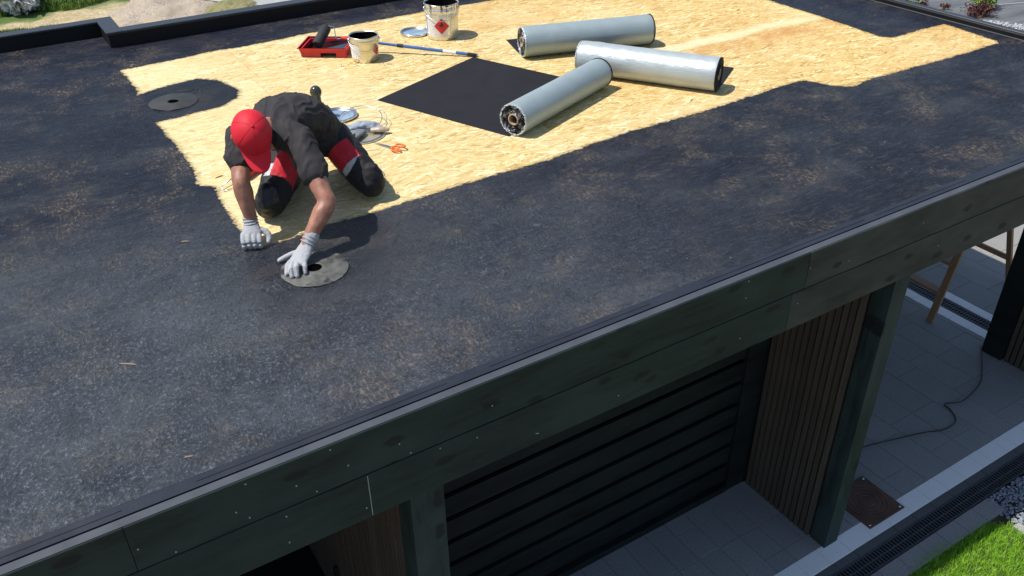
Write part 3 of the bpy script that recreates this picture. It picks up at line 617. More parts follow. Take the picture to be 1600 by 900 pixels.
# ---- buckets
def cyl_patch(r0,r1,h,a0,a1,z0,z1,off=.0008,nu=16,nv=4,fn=None):
    vs=[];fs=[]
    for j in range(nv+1):
        for i in range(nu+1):
            s_,t_=i/nu,j/nv
            if fn: s_,t_=fn(s_,t_)
            a=a0+(a1-a0)*s_; z=z0+(z1-z0)*t_; rr_=r0+(r1-r0)*z/h+off; vs.append((rr_*math.cos(a),rr_*math.sin(a),z))
    for j in range(nv):
        for i in range(nu): a=j*(nu+1)+i; fs.append((a,a+1,a+nu+2,a+nu+1))
    return MB().add(vs,fs)
def cyl_poly(r0,r1,h,ac,zc,pts,off):
    vs=[]
    for (x,z) in pts: rr_=r0+(r1-r0)*(zc+z)/h+off; a=ac+x/rr_; vs.append((rr_*math.cos(a),rr_*math.sin(a),zc+z))
    return vs
def diamond(mb,r0,r1,h,ac,zc,s,off,mi=0):
    n=10
    for row in range(-n,n):
        z0=s*row/n; z1=s*(row+1)/n; w0=s-abs(z0); w1=s-abs(z1); m_=8; vs=[];fs=[]
        for (z,w_) in ((z0,w0),(z1,w1)):
            for i in range(m_+1): vs+=cyl_poly(r0,r1,h,ac,zc,[(-w_+2*w_*i/m_,z)],off)
        for i in range(m_): fs.append((i,i+1,m_+1+i+1,m_+1+i))
        mb.add(vs,fs,mi)
def bucket(label,loc,r0,r1,h,mat,rz,lab,dia,wob,band):
    t=thing('bucket',label,'bucket',loc,(0,0,0),'metal buckets of bitumen primer')
    prof=[(.0001,.004),(r0-.006,.004),(r0-.003,0),(r0,.004),(r0+(r1-r0)*.3,h*.3),(r0+(r1-r0)*band[0],h*band[0]),(r0+(r1-r0)*band[0]+.004,h*band[0]+.004),(r0+(r1-r0)*band[0]+.0005,h*band[0]+.009),(r1+.001,h*band[1]),(r1+.006,h*band[1]+.005),(r1+.002,h*band[1]+.010),(r1,h-.012),(r1+.005,h-.008),(r1+.005,h),(r1-.002,h),(r1-.004,h-.01)]
    MB().lathe(prof,56,wob=wob).obj('can_body',mat,t,smooth=True)
    MB().lathe([(r1-.004,h-.008),(r1-.006,h*.5),(r0-.004,.05)],48,wob=wob).obj('coated_inside',M['blackgloss'],t,smooth=True)
    MB().lathe([(.0001,h*.62),(r1-.007,h*.62)],40).obj('primer_liquid',M['blackgloss'],t)
    cyl_patch(r0,r1,h,rz+lab[0],rz+lab[1],lab[2],lab[3]).obj('paper_label',M['label'],t,smooth=True)
    if lab[4:]: cyl_patch(r0,r1,h,rz+lab[4],rz+lab[5],lab[2],lab[3]).obj('paper_label',M['label'],t,smooth=True)
    zc=dia[1]; s=dia[2]
    mb=MB(); diamond(mb,r0,r1,h,rz+dia[0],zc,s*1.12,.0016); mb.obj('hazard_border',M['white'],t,smooth=True)
    mb=MB(); diamond(mb,r0,r1,h,rz+dia[0],zc,s,.0024); mb.obj('hazard_diamond',M['hred'],t,smooth=True)
    fl=[(-.22,-.1),(-.28,.08),(-.2,.25),(-.12,.14),(-.1,.38),(0,.62),(.06,.36),(.12,.46),(.2,.2),(.27,.1),(.2,-.1)]
    vs=cyl_poly(r0,r1,h,rz+dia[0],zc,[(x*s,z*s*.9+.06*s) for x,z in fl],.0031); MB().add(vs,[tuple(range(len(vs)))]).obj('flame_emblem',M['blackpl'],t)
    vs=cyl_poly(r0,r1,h,rz+dia[0],zc,[(-.25*s,-.2*s),(.25*s,-.2*s),(.25*s,-.14*s),(-.25*s,-.14*s)],.0031); MB().add(vs,[(0,1,2,3)]).obj('flame_base_line',M['blackpl'],t)
    # wire bail hanging against the side with ears
    mb=MB(); pts=[]
    for i in range(13):
        a=rz-PI/2*1.0+PI*i/12; pts.append(((r1+.006)*math.cos(a),(r1+.006)*math.sin(a),h*.84-.075*math.sin(PI*i/12)))
    mb.tube(pts,.0018,6,sub=2); mb.obj('wire_bail',M['steel'],t,smooth=True)
    for a in (rz-PI/2,rz+PI/2):
        MB().ell(((r1+.003)*math.cos(a),(r1+.003)*math.sin(a),h*.84),(.010,.010,.010),n=10).obj('bail_ear',M['steel'],t,smooth=True)
    return t
bucket('small cream metal bucket of black primer in front of the red paint tray',(2.452,6.045,.001),.098,.108,.185,M['tin2'],R(-112),(R(-80),R(-22),.03,.135),(R(56),.085,.040),.02,(.74,.82))
bucket('tall silver bucket smeared with black drips at the top edge of the photo',(3.205,6.225,.001),.125,.134,.275,M['tin'],R(-117),(R(-62),R(33),.03,.165),(R(-3),.115,.062),.012,(.66,.82))
def lid(label,loc,r_,rot=(0,0,0),fill='lidblue'):
    t=thing('round_lid',label,'lid',loc,rot)
    MB().lathe([(.0001,.004),(r_*.80,.004),(r_*.84,.012),(r_*.90,.014),(r_*.93,.006),(r_*.97,.018),(r_,.020),(r_*1.01,.014),(r_*1.0,0),(r_*.95,0)],56,wob=.006).obj('lid_rim',M['steel'],t,smooth=True)
    MB().lathe([(.0001,.0055),(r_*.80,.0055)],40).obj('lid_face',M[fill],t)
    return t
lid('round lid with bluish grey face lying right of the worker back',(1.838,5.085,.001),.118)
lid('grey lid lying half hidden behind the tall silver bucket',(3.055,6.42,.001),.12)
# ---- ring tray with gloves, rag and wire hoop
t=thing('open_lid','open steel lid heaped with gloves and rag beside the orange scissors','lid',(1.835,4.735,.001))
MB().lathe([(.128,.002),(.136,.002),(.141,.012),(.150,.014),(.155,.004),(.150,0),(.13,0)],56,closed=True,wob=.008).obj('lid_rim',M['steel'],t,smooth=True)
MB().lathe([(.0001,.003),(.128,.003)],40).obj('lid_face',M['brass'],t)
def wirehoop(label,c,r_,tilt,rad=.0022):
    pts=[(c[0]+r_*math.cos(a)*1.0,c[1]+r_*math.sin(a),c[2]+tilt*math.sin(a+.6)) for a in np.linspace(0,2*PI,33)]
    return pts
mb=MB(); mb.tube(wirehoop('',(1.895,4.865,.045),.135,.035),.0026,8); mb.tube(wirehoop('',(1.91,4.85,.04),.145,.025),.0016,8)
tag(mb.obj('wire_hoop',M['steel'],smooth=True),'thin steel wire hoops leaning over the lid with the gloves','wire')
def lumpy(name,label,cat,pts,rads,mat,vox=.004,amp=.004,fr=30,grp=None,upv=(0,0,1)):
    mb=MB(); mb.tube(pts,rads,14,sub=3,round_=True,upv=upv); o=fuse(name,mb,vox,mat,None,3,.5,lambda c_,n_: amp*noise.noise(c_*fr)); tag(o,label,cat,grp); return o
g=thing('work_glove','crumpled grey work glove lying on the steel lid','glove',(1.80,4.70,.012),(0,0,R(-150)))
mb=MB(); mb.tube([(-.05,0,.015),(0,0,.02),(.05,.005,.018)],[(.03,.012),(.042,.018),(.038,.014)],14,sub=3,round_=True)
for i,(yy,l,z) in enumerate(((-.032,.055,.02),(-.010,.07,.03),(.014,.066,.024),(.034,.05,.012))): mb.tube([(.04,yy,.016),(.06,yy*1.2,z+.012),(.05+l,yy*1.3,.010)],[.011,.0105,.009],10,sub=3,round_=True)
mb.tube([(0,-.035,.018),(.02,-.06,.016),(.045,-.072,.012)],[.012,.011,.009],10,sub=3,round_=True)
fuse('glove_body',mb,.003,M['rag'],g,2,.5,lambda c_,n_: .003*noise.noise(c_*45))
lumpy('rag','bluish grey rag bunched on the lid above the glove','rag',[(1.78,4.80,.03),(1.86,4.78,.04),(1.93,4.75,.035),(1.96,4.72,.02)],[(.03,.015),(.045,.022),(.04,.02),(.025,.012)],plain('pale_rag',(.24,.28,.33),.8),amp=.010,fr=38)
lumpy('putty_tube','beige plastic pouch lying on the lid rim by the rag','pouch',[(1.90,4.70,.03),(1.94,4.68,.032),(1.985,4.66,.026)],[(.018,.012),(.026,.016),(.018,.012)],plain('pouch',(.42,.33,.26),.35),amp=.003)
# scissors
s=thing('scissors','scissors with orange handles next to the lid of gloves','scissors',(1.905,4.44,.004),(0,0,0))
A0=Vector((0.0,0,0)); tip=Vector((-.055,.125,0)); dirn=tip.normalized(); sid=Vector((dirn.y,-dirn.x,0))
for k_ in (-1,1):
    b0=A0+sid*.006*k_; mb=MB(); mb.add([b0+sid*.007+Vector((0,0,.004)),b0-sid*.007+Vector((0,0,.004)),tip+sid*.006*k_+Vector((0,0,.003)),b0+sid*.007,b0-sid*.007,tip+sid*.006*k_],[(0,1,2),(5,4,3),(0,2,5,3),(1,4,5,2),(0,3,4,1)]); mb.obj('blade',M['steel'],s,fix=True)
    cen=A0-dirn*.052+sid*.022*k_; pts=[cen+dirn*.032*math.cos(a)+sid*.017*math.sin(a)+Vector((0,0,.008+.012*(k_>0))) for a in np.linspace(0,2*PI,17)]
    MB().tube(pts,.0055,8).tube([A0+Vector((0,0,.006)),cen+dirn*.03+Vector((0,0,.008))],.006,8,round_=True).obj('handle',M['orange'],s,smooth=True)
MB().lathe([(.0001,.008),(.004,.007),(.005,.003)],10).obj('pivot',M['steel'],s)
# dark round-headed tool standing behind the worker back
b=thing('hand_roller','dark glossy round headed pressing tool standing up behind the worker back','hand tool',(1.735,5.13,.0))
mb=MB(); mb.ell((-.012,.0,.175),(.038,.038,.042)); mb.tube([(-.010,0,.15),(.0,0,.11),(.012,0,.06),(.015,-.002,.02)],[.028,.017,.02,.034],14,sub=3,round_=True)
fuse('handle',mb,.004,M['olive'],b,3)
MB().lathe([(.0001,0),(.04,0),(.042,.006),(.04,.014),(.02,.018)],32).obj('base',M['steel'],b,smooth=True)
# caulking gun beside right arm
t=thing('caulking_gun','caulking gun with thin steel rod behind the worker right arm','caulking gun',(0,0,0))
MB().tube([(.900,4.455,.02),(1.01,4.53,.03),(1.14,4.62,.035)],.0035,8).tube([(.900,4.455,.02),(.898,4.44,.006),(.905,4.42,.006)],.003,8,sub=2).tube([(.905,4.42,.006),(.96,4.435,.006),(1.05,4.50,.012)],.002,6,sub=2).obj('rod',M['steel'],t,smooth=True)
MB().tube([(1.04,4.50,.028),(1.22,4.64,.032)],.024,16).obj('barrel',M['redpl'],t,smooth=True)
MB().tube([(1.04,4.50,.028),(1.015,4.485,.026)],[.024,.012],16).obj('nozzle_collar',M['white'],t,smooth=True)
# ---- paint tray, roller, pole
aU=Vector((.805,-.593,0)); aV=Vector((.593,.805,0)); TO=Vector((2.283,6.375,0))
t=thing('paint_tray','red plastic roller tray filled with black primer left of the small bucket','paint tray',TO,(0,0,math.atan2(aU.y,aU.x)))
def ringp(L,W,z): return [(-L,-W,z),(L,-W,z),(L,W,z),(-L,W,z)]
mb=MB(); vs=ringp(.165,.125,.012)+ringp(.182,.148,.072)+ringp(.190,.156,.074)+ringp(.190,.156,.068)
vs[0]=(-.165,-.125,.008); vs[3]=(-.165,.125,.008); vs[1]=(.165,-.125,.050); vs[2]=(.165,.125,.050)
fs=[(4*k_+i,4*k_+(i+1)%4,4*k_+4+(i+1)%4,4*k_+4+i) for k_ in range(3) for i in range(4)]
mb.add(vs,fs); mb.obj('tray_rim',M['redpl'],t,fix=False)
vs=ringp(.160,.120,.016)+ringp(.180,.146,.0745); vs[1]=(.160,-.120,.055); vs[2]=(.160,.120,.055)
MB().add(vs,[(0,1,2,3)]+[(i,(i+1)%4,4+(i+1)%4,4+i) for i in range(4)]).obj('coated_well',M['blackgloss'],t)
mb=MB(); 
for y in (-.130,.130):
    mb.box((-.17,y-.006,.004),(-.02,y+.006,.064)); mb.box((-.02,y-.006,.034),(.11,y+.006,.064)); mb.box((.10,y-.008,.0),(.175,y+.008,.064))
mb.box((-.172,-.13,.004),(-.162,.13,.062)); mb.box((.16,-.13,0),(.172,.13,.062)); mb.obj('tray_skirt',M['redpl'],t)
t=thing('paint_roller','black paint roller resting in the red tray on a long blue extension pole','paint roller',(0,0,0))
lo=Vector((2.190,6.335,.080)); hi=Vector((2.318,6.440,.165)); dd=(hi-lo).normalized()
MB().tube([lo,lo+dd*.01,hi-dd*.01,hi],[.034,.039,.039,.034],24).obj('roller_sleeve',M['fleece'],t,smooth=False); auto(t.children[-1],40)
MB().tube([hi-dd*.01,hi+dd*.02,(2.365,6.392,.172),(2.350,6.352,.098),(2.372,6.330,.098),(2.385,6.322,.100)],.0038,8).obj('wire_frame',M['steel'],t,smooth=True)
E_=Vector((3.172,5.623,.013)); S_=Vector((2.385,6.322,.100)); D_=(E_-S_).normalized(); LP=(E_-S_).length
def seg(a,b_,r_,name,mat): MB().tube([S_+D_*a,S_+D_*b_],r_,16).obj(name,mat,t,smooth=False); auto(t.children[-1])
seg(0,.10,.0145,'grip',M['redpl']); seg(.1003,.44,.0105,'pole',M['blue']); seg(.44,.485,.0145,'pole_clamp',M['blackpl']); seg(.485,LP-.07,.012,'outer_tube',M['blue']); seg(LP-.07,LP,.0135,'end_cap',M['blackpl']); seg(LP-.26,LP-.16,.0124,'pole_label',M['white'])
MB().tube([E_-D_*.004,E_+D_*.012],[.010,.006],10).obj('hanging_eye',M['steel'],t)
# ============================================================ BACK GARDEN
def heap(name,cx,cy,rx,ry,h,mat,seed,lab,cat,kind=None,n=46):
    v=[];f=[]
    for j in range(n+1):
        for i in range(n+1):
            a,b_=2*i/n-1,2*j/n-1; x,y=cx+a*rx,cy+b_*ry; q=math.hypot(a,b_)+.45*noise.noise(Vector((x*1.3,y*1.3,seed)))
            z=h*max(0,1-q)**.8+ (.30*h*noise.noise(Vector((x*2.6,y*2.6,seed)))+.12*h*noise.noise(Vector((x*9,y*9,seed))) if q<1 else 0)-(.12 if q>=1 else .04); v.append((x,y,GZ+z))
    for j in range(n):
        for i in range(n): a=j*(n+1)+i; f.append((a,a+1,a+n+2,a+n+1))
    o=MB().add(v,f).obj(name,mat,smooth=True); tag(o,lab,cat,None,kind); return o
def earthm(name,a,b,c,s=30):
    k=N(name); g=k.n('NewGeometry').outputs['Position']; f=k.noise(g,s,4,.7); f2=k.noise(g,3,4)
    k.P(Base_Color=k.mix(k.rng(f2,.4,.65),k.mix(k.rng(f,.35,.65),a,b),c),Roughness=.95,Normal=k.bump(f,.8,.03)); return k.m
EM1=earthm('gravel_heap',(.24,.19,.14),(.52,.44,.36),(.40,.33,.25),26); EM2=earthm('soil_mound',(.14,.13,.06),(.30,.27,.14),(.20,.19,.08),20)
heap('gravel_heap',3.6,18.9,1.25,1.3,.26,EM1,3,'wide pinkish gravel heap behind the parapet','heap')
heap('soil_mound',4.55,17.75,.75,.75,.34,EM2,9,'small olive brown soil mound right of the gravel heap','heap')
wk=N('weed_leaf'); wg=wk.n('NewGeometry').outputs['Position']; wk.P(Base_Color=wk.mix(wk.rng(wk.noise(wg,6,3),.35,.65),(.05,.12,.012),(.17,.27,.04)),Roughness=.6)
def lumps(c,r_): 
    a=random.uniform(0,2*PI); q=random.random()**.6*r_; return (c[0]+q*math.cos(a),c[1]+q*math.sin(a)*.7,GZ-.03)
cl=[((.4,20.6),.7),((1.9,20.5),.8),((2.6,21.4),1.2),((3.6,21.2),1.0),((.6,18.35),.35),((1.2,18.25),.3),((-.2,18.6),.5),((0,21.6),1.2),((4.0,22.4),1.4)]
tag(blades('weeds',34000,lambda:(lambda c:lumps(*c))(random.choice(cl)),0.13,.009,wk.m),'patches of green weeds on the sandy ground behind the roof','weeds',kind='stuff')
# crumpled white and grey plastic debris at the far left
def shred(name,c,rx,ry,rz,n,s,mat,lab,cat,kind=None):
    v=[];f=[]
    for i in range(n):
        p=Vector((random.gauss(0,1),random.gauss(0,1),random.gauss(0,1))).normalized()*random.uniform(.55,1); q=Vector((c[0]+p.x*rx,c[1]+p.y*ry,c[2]+p.z*rz)); E2=Euler((random.random()*6,random.random()*6,random.random()*6)).to_matrix(); o=len(v)
        k_=s*random.uniform(.5,1.3); a=[E2@Vector(t_)*k_ for t_ in ((-1,-.5,0),(0,-.6,.35),(1,-.3,0),(.8,.5,.1),(0,.6,-.3),(-.9,.5,.1))]
        v+=[tuple(q+t_) for t_ in a]; f+=[(o,o+1,o+4,o+5),(o+1,o+2,o+3,o+4)]
    o=MB().add(v,f).obj(name,mat); tag(o,lab,cat,None,kind); return o
wp=N('white_plastic'); wp.P(Base_Color=wp.mix(wp.rng(wp.noise(wp.n('NewGeometry').outputs['Position'],7,3),.45,.55),(.85,.85,.86),(.30,.30,.32)),Roughness=.35)
shred('plastic_debris',(.95,20.5,GZ+.22),.48,.55,.26,300,.14,wp.m,'pile of crumpled white and grey plastic sheeting in the grass at the far left','debris')
shred('dark_shrub',(1.75,20.9,GZ+.2),.40,.45,.28,700,.05,plain('dry_twigs',(.10,.09,.06),.9),'low dark shrub beside the white plastic debris','shrub')
# pale pallet / slab and dark box edge behind the parapet
t=thing('concrete_slab','pale concrete slab edge lying beyond the black parapet by the soil mound','slab',(5.05,18.15,GZ),(0,0,R(-58)))
MB().bbox((-1.3,-.5,-.05),(1.1,.5,.16),.02).obj('slab_body',M['kerbs'],t); MB().box((-1.3,-.507,.10),(1.1,-.5005,.158)).obj('slab_edge',M['white'],t)
t=thing('dark_cover','dark blue black sheet pile lying just beyond the parapet right of the pale slab','cover',(6.9,18.35,GZ),(0,0,R(-8)))
MB().bbox((-.9,-.6,0),(1.4,.9,.3),.04).obj('cover_body',M['trim'],t); MB().bbox((-.95,-.65,.3005),(1.45,.95,.34),.01).obj('cover_sheet',M['black'],t)
# weed fabric on the right with wrinkles
def fabm():
    k=N('weed_fabric'); g=k.n('NewGeometry').outputs['Position']; f=k.noise(k.mp(g,scale=(.5,3,1),rot=(0,0,R(-8))),1.6,5,.6); wv=k.noise(g,60,2)
    k.P(Base_Color=k.mix(k.rng(f,.3,.7),(.075,.078,.082),(.165,.170,.175)),Roughness=.6,Normal=k.bump(k.mul(f,k.mul(wv,.1),'ADD'),.5,.05)); return k.m
def ff(x,y):
    return GZ-.02+.05*noise.noise(Vector((x*.5,y*1.8,2)))+.03*abs(noise.noise(Vector((x*.9,y*3.5,7))))
grid('weed_fabric',14.05,30,3,22,120,200,ff,fabm(),kind='structure')
wl=plain('fabric_line',(.5,.5,.5),.8)
for i,(a,b_,c,d) in enumerate([(15.3,11.6,19.5,9.6),(16.5,13.2,21,11.0),(17.0,9.6,22,8.2)]):
    pts=[(a+(c-a)*t_/14,b_+(d-b_)*t_/14,ff(a+(c-a)*t_/14,b_+(d-b_)*t_/14)+.012) for t_ in range(15)]
    tag(MB().tube(pts,.008,6).obj('planting_string',wl),['thin pale string across the weed fabric beside the green bush','far pale string across the weed fabric above the red bush','short pale string across the weed fabric at the right frame edge'][i],'string')
def bush(lab,c,r_,h,n,cols,leaf,cat='bush'):
    t=thing('garden_bush',lab,cat,(c[0],c[1],GZ))
    k=N('leaf_'+cat); k.P(Base_Color=k.mix(k.rng(k.noise(k.n('NewGeometry').outputs['Position'],14,3),.35,.65),*cols),Roughness=.5)
    mbs=MB(); v=[];f=[]; br=[]
    for i in range(9):
        a=random.uniform(0,2*PI); e=random.uniform(.5,1); p=Vector((math.cos(a)*r_*e*.8,math.sin(a)*r_*e*.8,h*random.uniform(.5,.95))); br.append(p); mbs.tube([(0,0,-.05),p*.5+Vector((0,0,.05)),p],[.014,.009,.004],6)
    mbs.obj('stem',M['trwood'],t)
    for i in range(n):
        b0=random.choice(br); p=b0*random.uniform(.55,1.1)+Vector((random.gauss(0,1),random.gauss(0,1),random.gauss(0,.8)))*r_*.24; p.z=max(p.z,.03)
        E2=Euler((random.gauss(0,.7),random.gauss(0,.7),random.random()*6)).to_matrix(); o=len(v); l=leaf*random.uniform(.6,1.3)
        v+=[tuple(p+E2@Vector(q)*l) for q in ((0,-1,0),(.45,0,.12),(0,1,0),(-.45,0,.12))]; f.append((o,o+1,o+2,o+3))
    MB().add(v,f).obj('foliage',k.m,t)
G1=((.09,.22,.012),(.26,.42,.04)); R1=((.03,.005,.009),(.10,.014,.018))
bush('bright green spreading bush on the dark weed fabric at top right',(16.62,9.62),.24,.30,1500,G1,.030)
bush('dark red bush in front of the bright green bush by the roof edge',(16.05,9.33),.26,.20,1100,R1,.024,'barberry')
bush('green bush nearer the top edge, cut by the frame above the roof corner',(15.80,10.70),.24,.28,1200,G1,.030)
bush('tiny dark red seedling between the two green bushes',(15.98,10.02),.12,.12,120,R1,.022,'barberry')
bush('tiny dark red seedling farther left by the cut off green bush',(15.9,10.40),.10,.10,90,R1,.022,'barberry')
wg_=N('white_gravel'); wg_.P(Base_Color=wg_.ramp(wg_.noise(wg_.n('NewGeometry').outputs['Position'],30,2,.8),[(.3,(.25,.25,.26)),(.7,(.60,.60,.60))]),Roughness=.8)
tag(stones('white_gravel',1300,lambda:(lambda y:(15.80+(9.0-y)*.45+random.gauss(0,.09),y,GZ+.01+random.uniform(0,.03)))(random.uniform(6.5,9.1)),.012,.028,wg_.m),'strip of white gravel along the weed fabric edge at the right','gravel',kind='stuff')
# ============================================================ TRESTLES under the roof
def beam(mb,a,b,w_,h_):
    a,b=Vector(a),Vector(b); d=(b-a).normalized(); U=Vector((0,0,1)) if abs(d.z)<.9 else Vector((0,1,0)); S2=d.cross(U).normalized(); U=S2.cross(d)
    vs=[p+S2*sx*w_/2+U*sz*h_/2 for p in (a,b) for sx,sz in ((-1,-1),(1,-1),(1,1),(-1,1))]
    mb.add(vs,[(0,3,2,1),(4,5,6,7)]+[(i,(i+1)%4,4+(i+1)%4,4+i) for i in range(4)]); return mb
t=thing('stepladder','open brown wooden stepladder standing over the cross drain in the passage','ladder',(7.32,3.9,GZ))
HL=1.83
for sy in (-.32,.32):
    beam(MB(),(-.585,sy,.005),(-.16,sy*.94,HL),.028,.060).obj('leg',M['trwood'],t)
    beam(MB(),(.64,sy,.005),(-.13,sy*.90,HL),.028,.050).obj('leg',M['trwood'],t)
for hh in (.30,.58,.86,1.14,1.42,1.70):
    x_=-.585+.425*hh/HL; w_=.31
    MB().bbox((x_-.045,-w_,hh-.012),(x_+.05,w_,hh+.012),.002).obj('step',M['trwood'],t)
for hh in (.33,.75,1.3): 
    x_=.64-.77*hh/HL; beam(MB(),(x_,-.31,hh),(x_,.31,hh),.022,.05).obj('rear_rail',M['trwood'],t)
MB().bbox((-.24,-.34,HL-.01),(-.02,.34,HL+.015),.003).obj('top_board',M['trwood'],t)
# ============================================================ WORKER
pn=thing('person','kneeling worker in red cap and charcoal t-shirt pressing on the drain flange','person',(1.2,3.95,0))
PO=Vector((1.2,3.95,0))
def L_(p): return (p[0]-PO.x,p[1]-PO.y,p[2])
def tb(mb,pts,rad,n=16,upv=(0,0,1),sub=4): mb.tube([L_(p) for p in pts],rad,n,sub=sub,round_=True,upv=upv); return mb
shL=(1.165,3.80,.455); elL=(1.175,3.555,.235); wrL=(1.030,3.500,.080)
shR=(.935,3.99,.455); elR=(.868,3.84,.305); wrR=(.873,3.810,.105)
nk=(1.105,3.945,.50); hd=Vector((.955,3.83,.53)); pel=(1.37,4.22,.285)
hipL=(1.455,4.17,.275); hipR=(1.285,4.25,.275); knL=(1.545,3.915,.088); knR=(1.015,3.975,.088); ftL=(1.55,4.33,.06); ftR=(1.245,4.30,.06)
lat=Vector((.77,-.64,0)).normalized()
# body: one continuous skin mesh
mb=MB()
f_=Vector((-.05,-.60,-.80)).normalized(); t_=(Vector((0,0,1))-f_*f_.z).normalized(); t_=(t_+Vector((-.06,-.02,0))).normalized(); s_=f_.cross(t_).normalized()
HR=Matrix((s_,f_,t_)).transposed()
H=Vector(L_(hd)); mb.ell(H,(.074,.095,.105),HR,20); mb.ell(H+f_*.035-t_*.055,(.055,.060,.060),HR,16)        # skull, jaw
mb.ell(H+f_*.098-t_*.025,(.013,.020,.022),HR,10); mb.ell(H+f_*.088-t_*.066,(.024,.012,.008),HR,10)             # nose, mouth
for k_ in (-1,1):
    mb.ell(H+s_*.085*k_-f_*.010-t_*.034,(.010,.019,.031),HR,12); mb.ell(H+s_*.032*k_+f_*.084-t_*.030,(.014,.008,.008),HR,8)
tb(mb,[tuple(Vector(nk)+Vector((.02,.02,-.01))),(1.05,3.90,.505),tuple(hd-t_*.05-f_*.02)],[.060,.056,.055])
tb(mb,[(1.10,3.94,.455),(1.2,4.06,.40),(1.31,4.17,.33),pel],[(.085,.055),(.11,.065),(.11,.07),(.11,.075)],20)
tb(mb,[shL,tuple((Vector(shL)+Vector(shR))/2),shR],[.050,.045,.050])
for sh,el,wr in ((shL,elL,wrL),(shR,elR,wrR)):
    S,E2,W=Vector(sh),Vector(el),Vector(wr); bel=(E2+(W-E2)*.28)
    tb(mb,[sh,tuple(S.lerp(E2,.45)),tuple(S.lerp(E2,.82)),el,tuple(bel),tuple(E2.lerp(W,.65)),wr],[.056,.052,.045,.042,.045,.036,.027],16,(.77,-.64,.12))
    mb.tube([L_(wr),L_(tuple(W+(W-E2)*.12))],[.027,.024],12,round_=True)
for hp,kn,ft in ((hipL,knL,ftL),(hipR,knR,ftR)):
    tb(mb,[hp,tuple(Vector(hp).lerp(Vector(kn),.5)),kn],[.075,.065,.05]); tb(mb,[kn,tuple(Vector(kn).lerp(Vector(ft),.5)),ft],[.045,.045,.035])
def bodyd(c_,n_): return .0022*noise.noise(c_*22)+.0012*noise.noise(Vector((c_.x*60,c_.y*60,c_.z*18)))
fuse('body',mb,.0065,M['skin'],pn,11,.5,bodyd)
# hair just under the cap rim
mb=MB(); mb.ell(H-f_*.018+t_*.004,(.079,.092,.100),HR,20); hr=fuse('hair',mb,.006,M['hair'],pn,2)
bm=bmesh.new(); bm.from_mesh(hr.data); bmesh.ops.delete(bm,geom=[v for v in bm.verts if (v.co-H).dot(t_)<-.035 or (v.co-H).dot(f_)>.03],context='VERTS'); bm.to_mesh(hr.data); bm.free()
# t-shirt
mb=MB()
tb(mb,[(1.075,3.915,.470),(1.16,4.03,.480),(1.255,4.12,.445),(1.335,4.185,.375),(1.385,4.23,.31)],[(.110,.080),(.165,.112),(.178,.125),(.168,.125),(.160,.122)],28)
tb(mb,[(1.155,3.83,.465),(1.06,3.93,.475),(.955,3.985,.460)],[(.074,.076),(.085,.078),(.072,.076)],20)
for sh,el,k_ in ((shL,elL,.52),(shR,elR,.46)):
    S,E2=Vector(sh),Vector(el); tb(mb,[sh,tuple(S.lerp(E2,k_*.6)),tuple(S.lerp(E2,k_))],[.072,.070,.073],16,(.77,-.64,.12))
mb2=[tuple(c) for c in mb.v]
axis=Vector((.75,.66,0)).normalized()
def wr(c_,n_):
    a=c_.dot(axis); b_=c_.dot(lat)
    fold=abs(noise.noise(Vector((a*7+noise.noise(c_*6)*1.1,b_*15,c_.z*8)))); fold2=noise.noise(Vector((a*22,b_*16,c_.z*20)))
    rid=(1-abs(noise.noise(Vector((a*5+noise.noise(c_*5)*2.2,b_*20+noise.noise(c_*9)*1.2,c_.z*6)))))**6; return .010*(rid-.35)+.004*(fold-.25)+.0025*fold2
fuse('t_shirt',mb,.0075,M['shirt'],pn,4,.5,wr)
MB().tube([L_(tuple(Vector((1.075,3.92,.500))+lat*.072*math.cos(a)+Vector((.18,.35,.92)).normalized()*.060*math.sin(a))) for a in np.linspace(0,2*PI,25)],.0065,8).obj('collar',M['shirt'],pn,smooth=True)
# trousers
mb=MB()
tb(mb,[(1.33,4.17,.30),(1.40,4.235,.275),(1.44,4.27,.235)],[(.158,.105),(.165,.118),(.15,.10)],24)
tb(mb,[hipL,tuple(Vector(hipL).lerp(Vector(knL),.5)+Vector((0,0,.012))),knL],[(.098,.095),(.088,.084),(.070,.070)],20)
tb(mb,[hipR,tuple(Vector(hipR).lerp(Vector(knR),.5)+Vector((0,0,.012))),knR],[(.098,.095),(.088,.084),(.074,.074)],20)
for kn,ft in ((knL,ftL),(knR,ftR)): tb(mb,[kn,tuple(Vector(kn).lerp(Vector(ft),.4)),ft],[(.075,.075),(.074,.07),(.058,.052)],16)
def wr2(c_,n_):
    return .011*(abs(noise.noise(Vector((c_.x*9,c_.y*13+4,c_.z*15))))-.22)+.003*noise.noise(c_*38)
tro=fuse('trousers',mb,.0052,[M['trous'],M['tred'],M['tgrey']],pn,4,.5,wr2)
def tparam(p,a,b_): a,b_=Vector(a),Vector(b_); d=b_-a; return (p-a).dot(d)/d.length_squared, (p-(a+d*((p-a).dot(d)/d.length_squared)))
for pl in tro.data.polygons:
    p=Vector(pl.center)+PO; n_=pl.normal; mi=0
    t1,r1=tparam(p,hipL,knL); t2,r2_=tparam(p,hipR,knR)
    if r1.length<.125 and p.x>1.33 and r1.length<=r2_.length+.02:
        inn=r1.dot(Vector((-.62,-.70,-.1)))                   # inner front side
        if .26<t1<.62 and inn>.020 and p.z>.09: mi=1
        if .60<=t1<.72 and inn>.025+(t1-.60)*.42: mi=2
    elif r2_.length<.125:
        inn=r2_.dot(Vector((.55,-.75,.2)))
        if .05<t2<.72 and inn>.012 and p.z>.10: mi=1
        if .56<t2<.74 and -.012-(t2-.56)*.05<inn<=.014 and r2_.z>.0: mi=2
        if .52<t2<.66 and inn<-.055: mi=1
    pl.material_index=mi
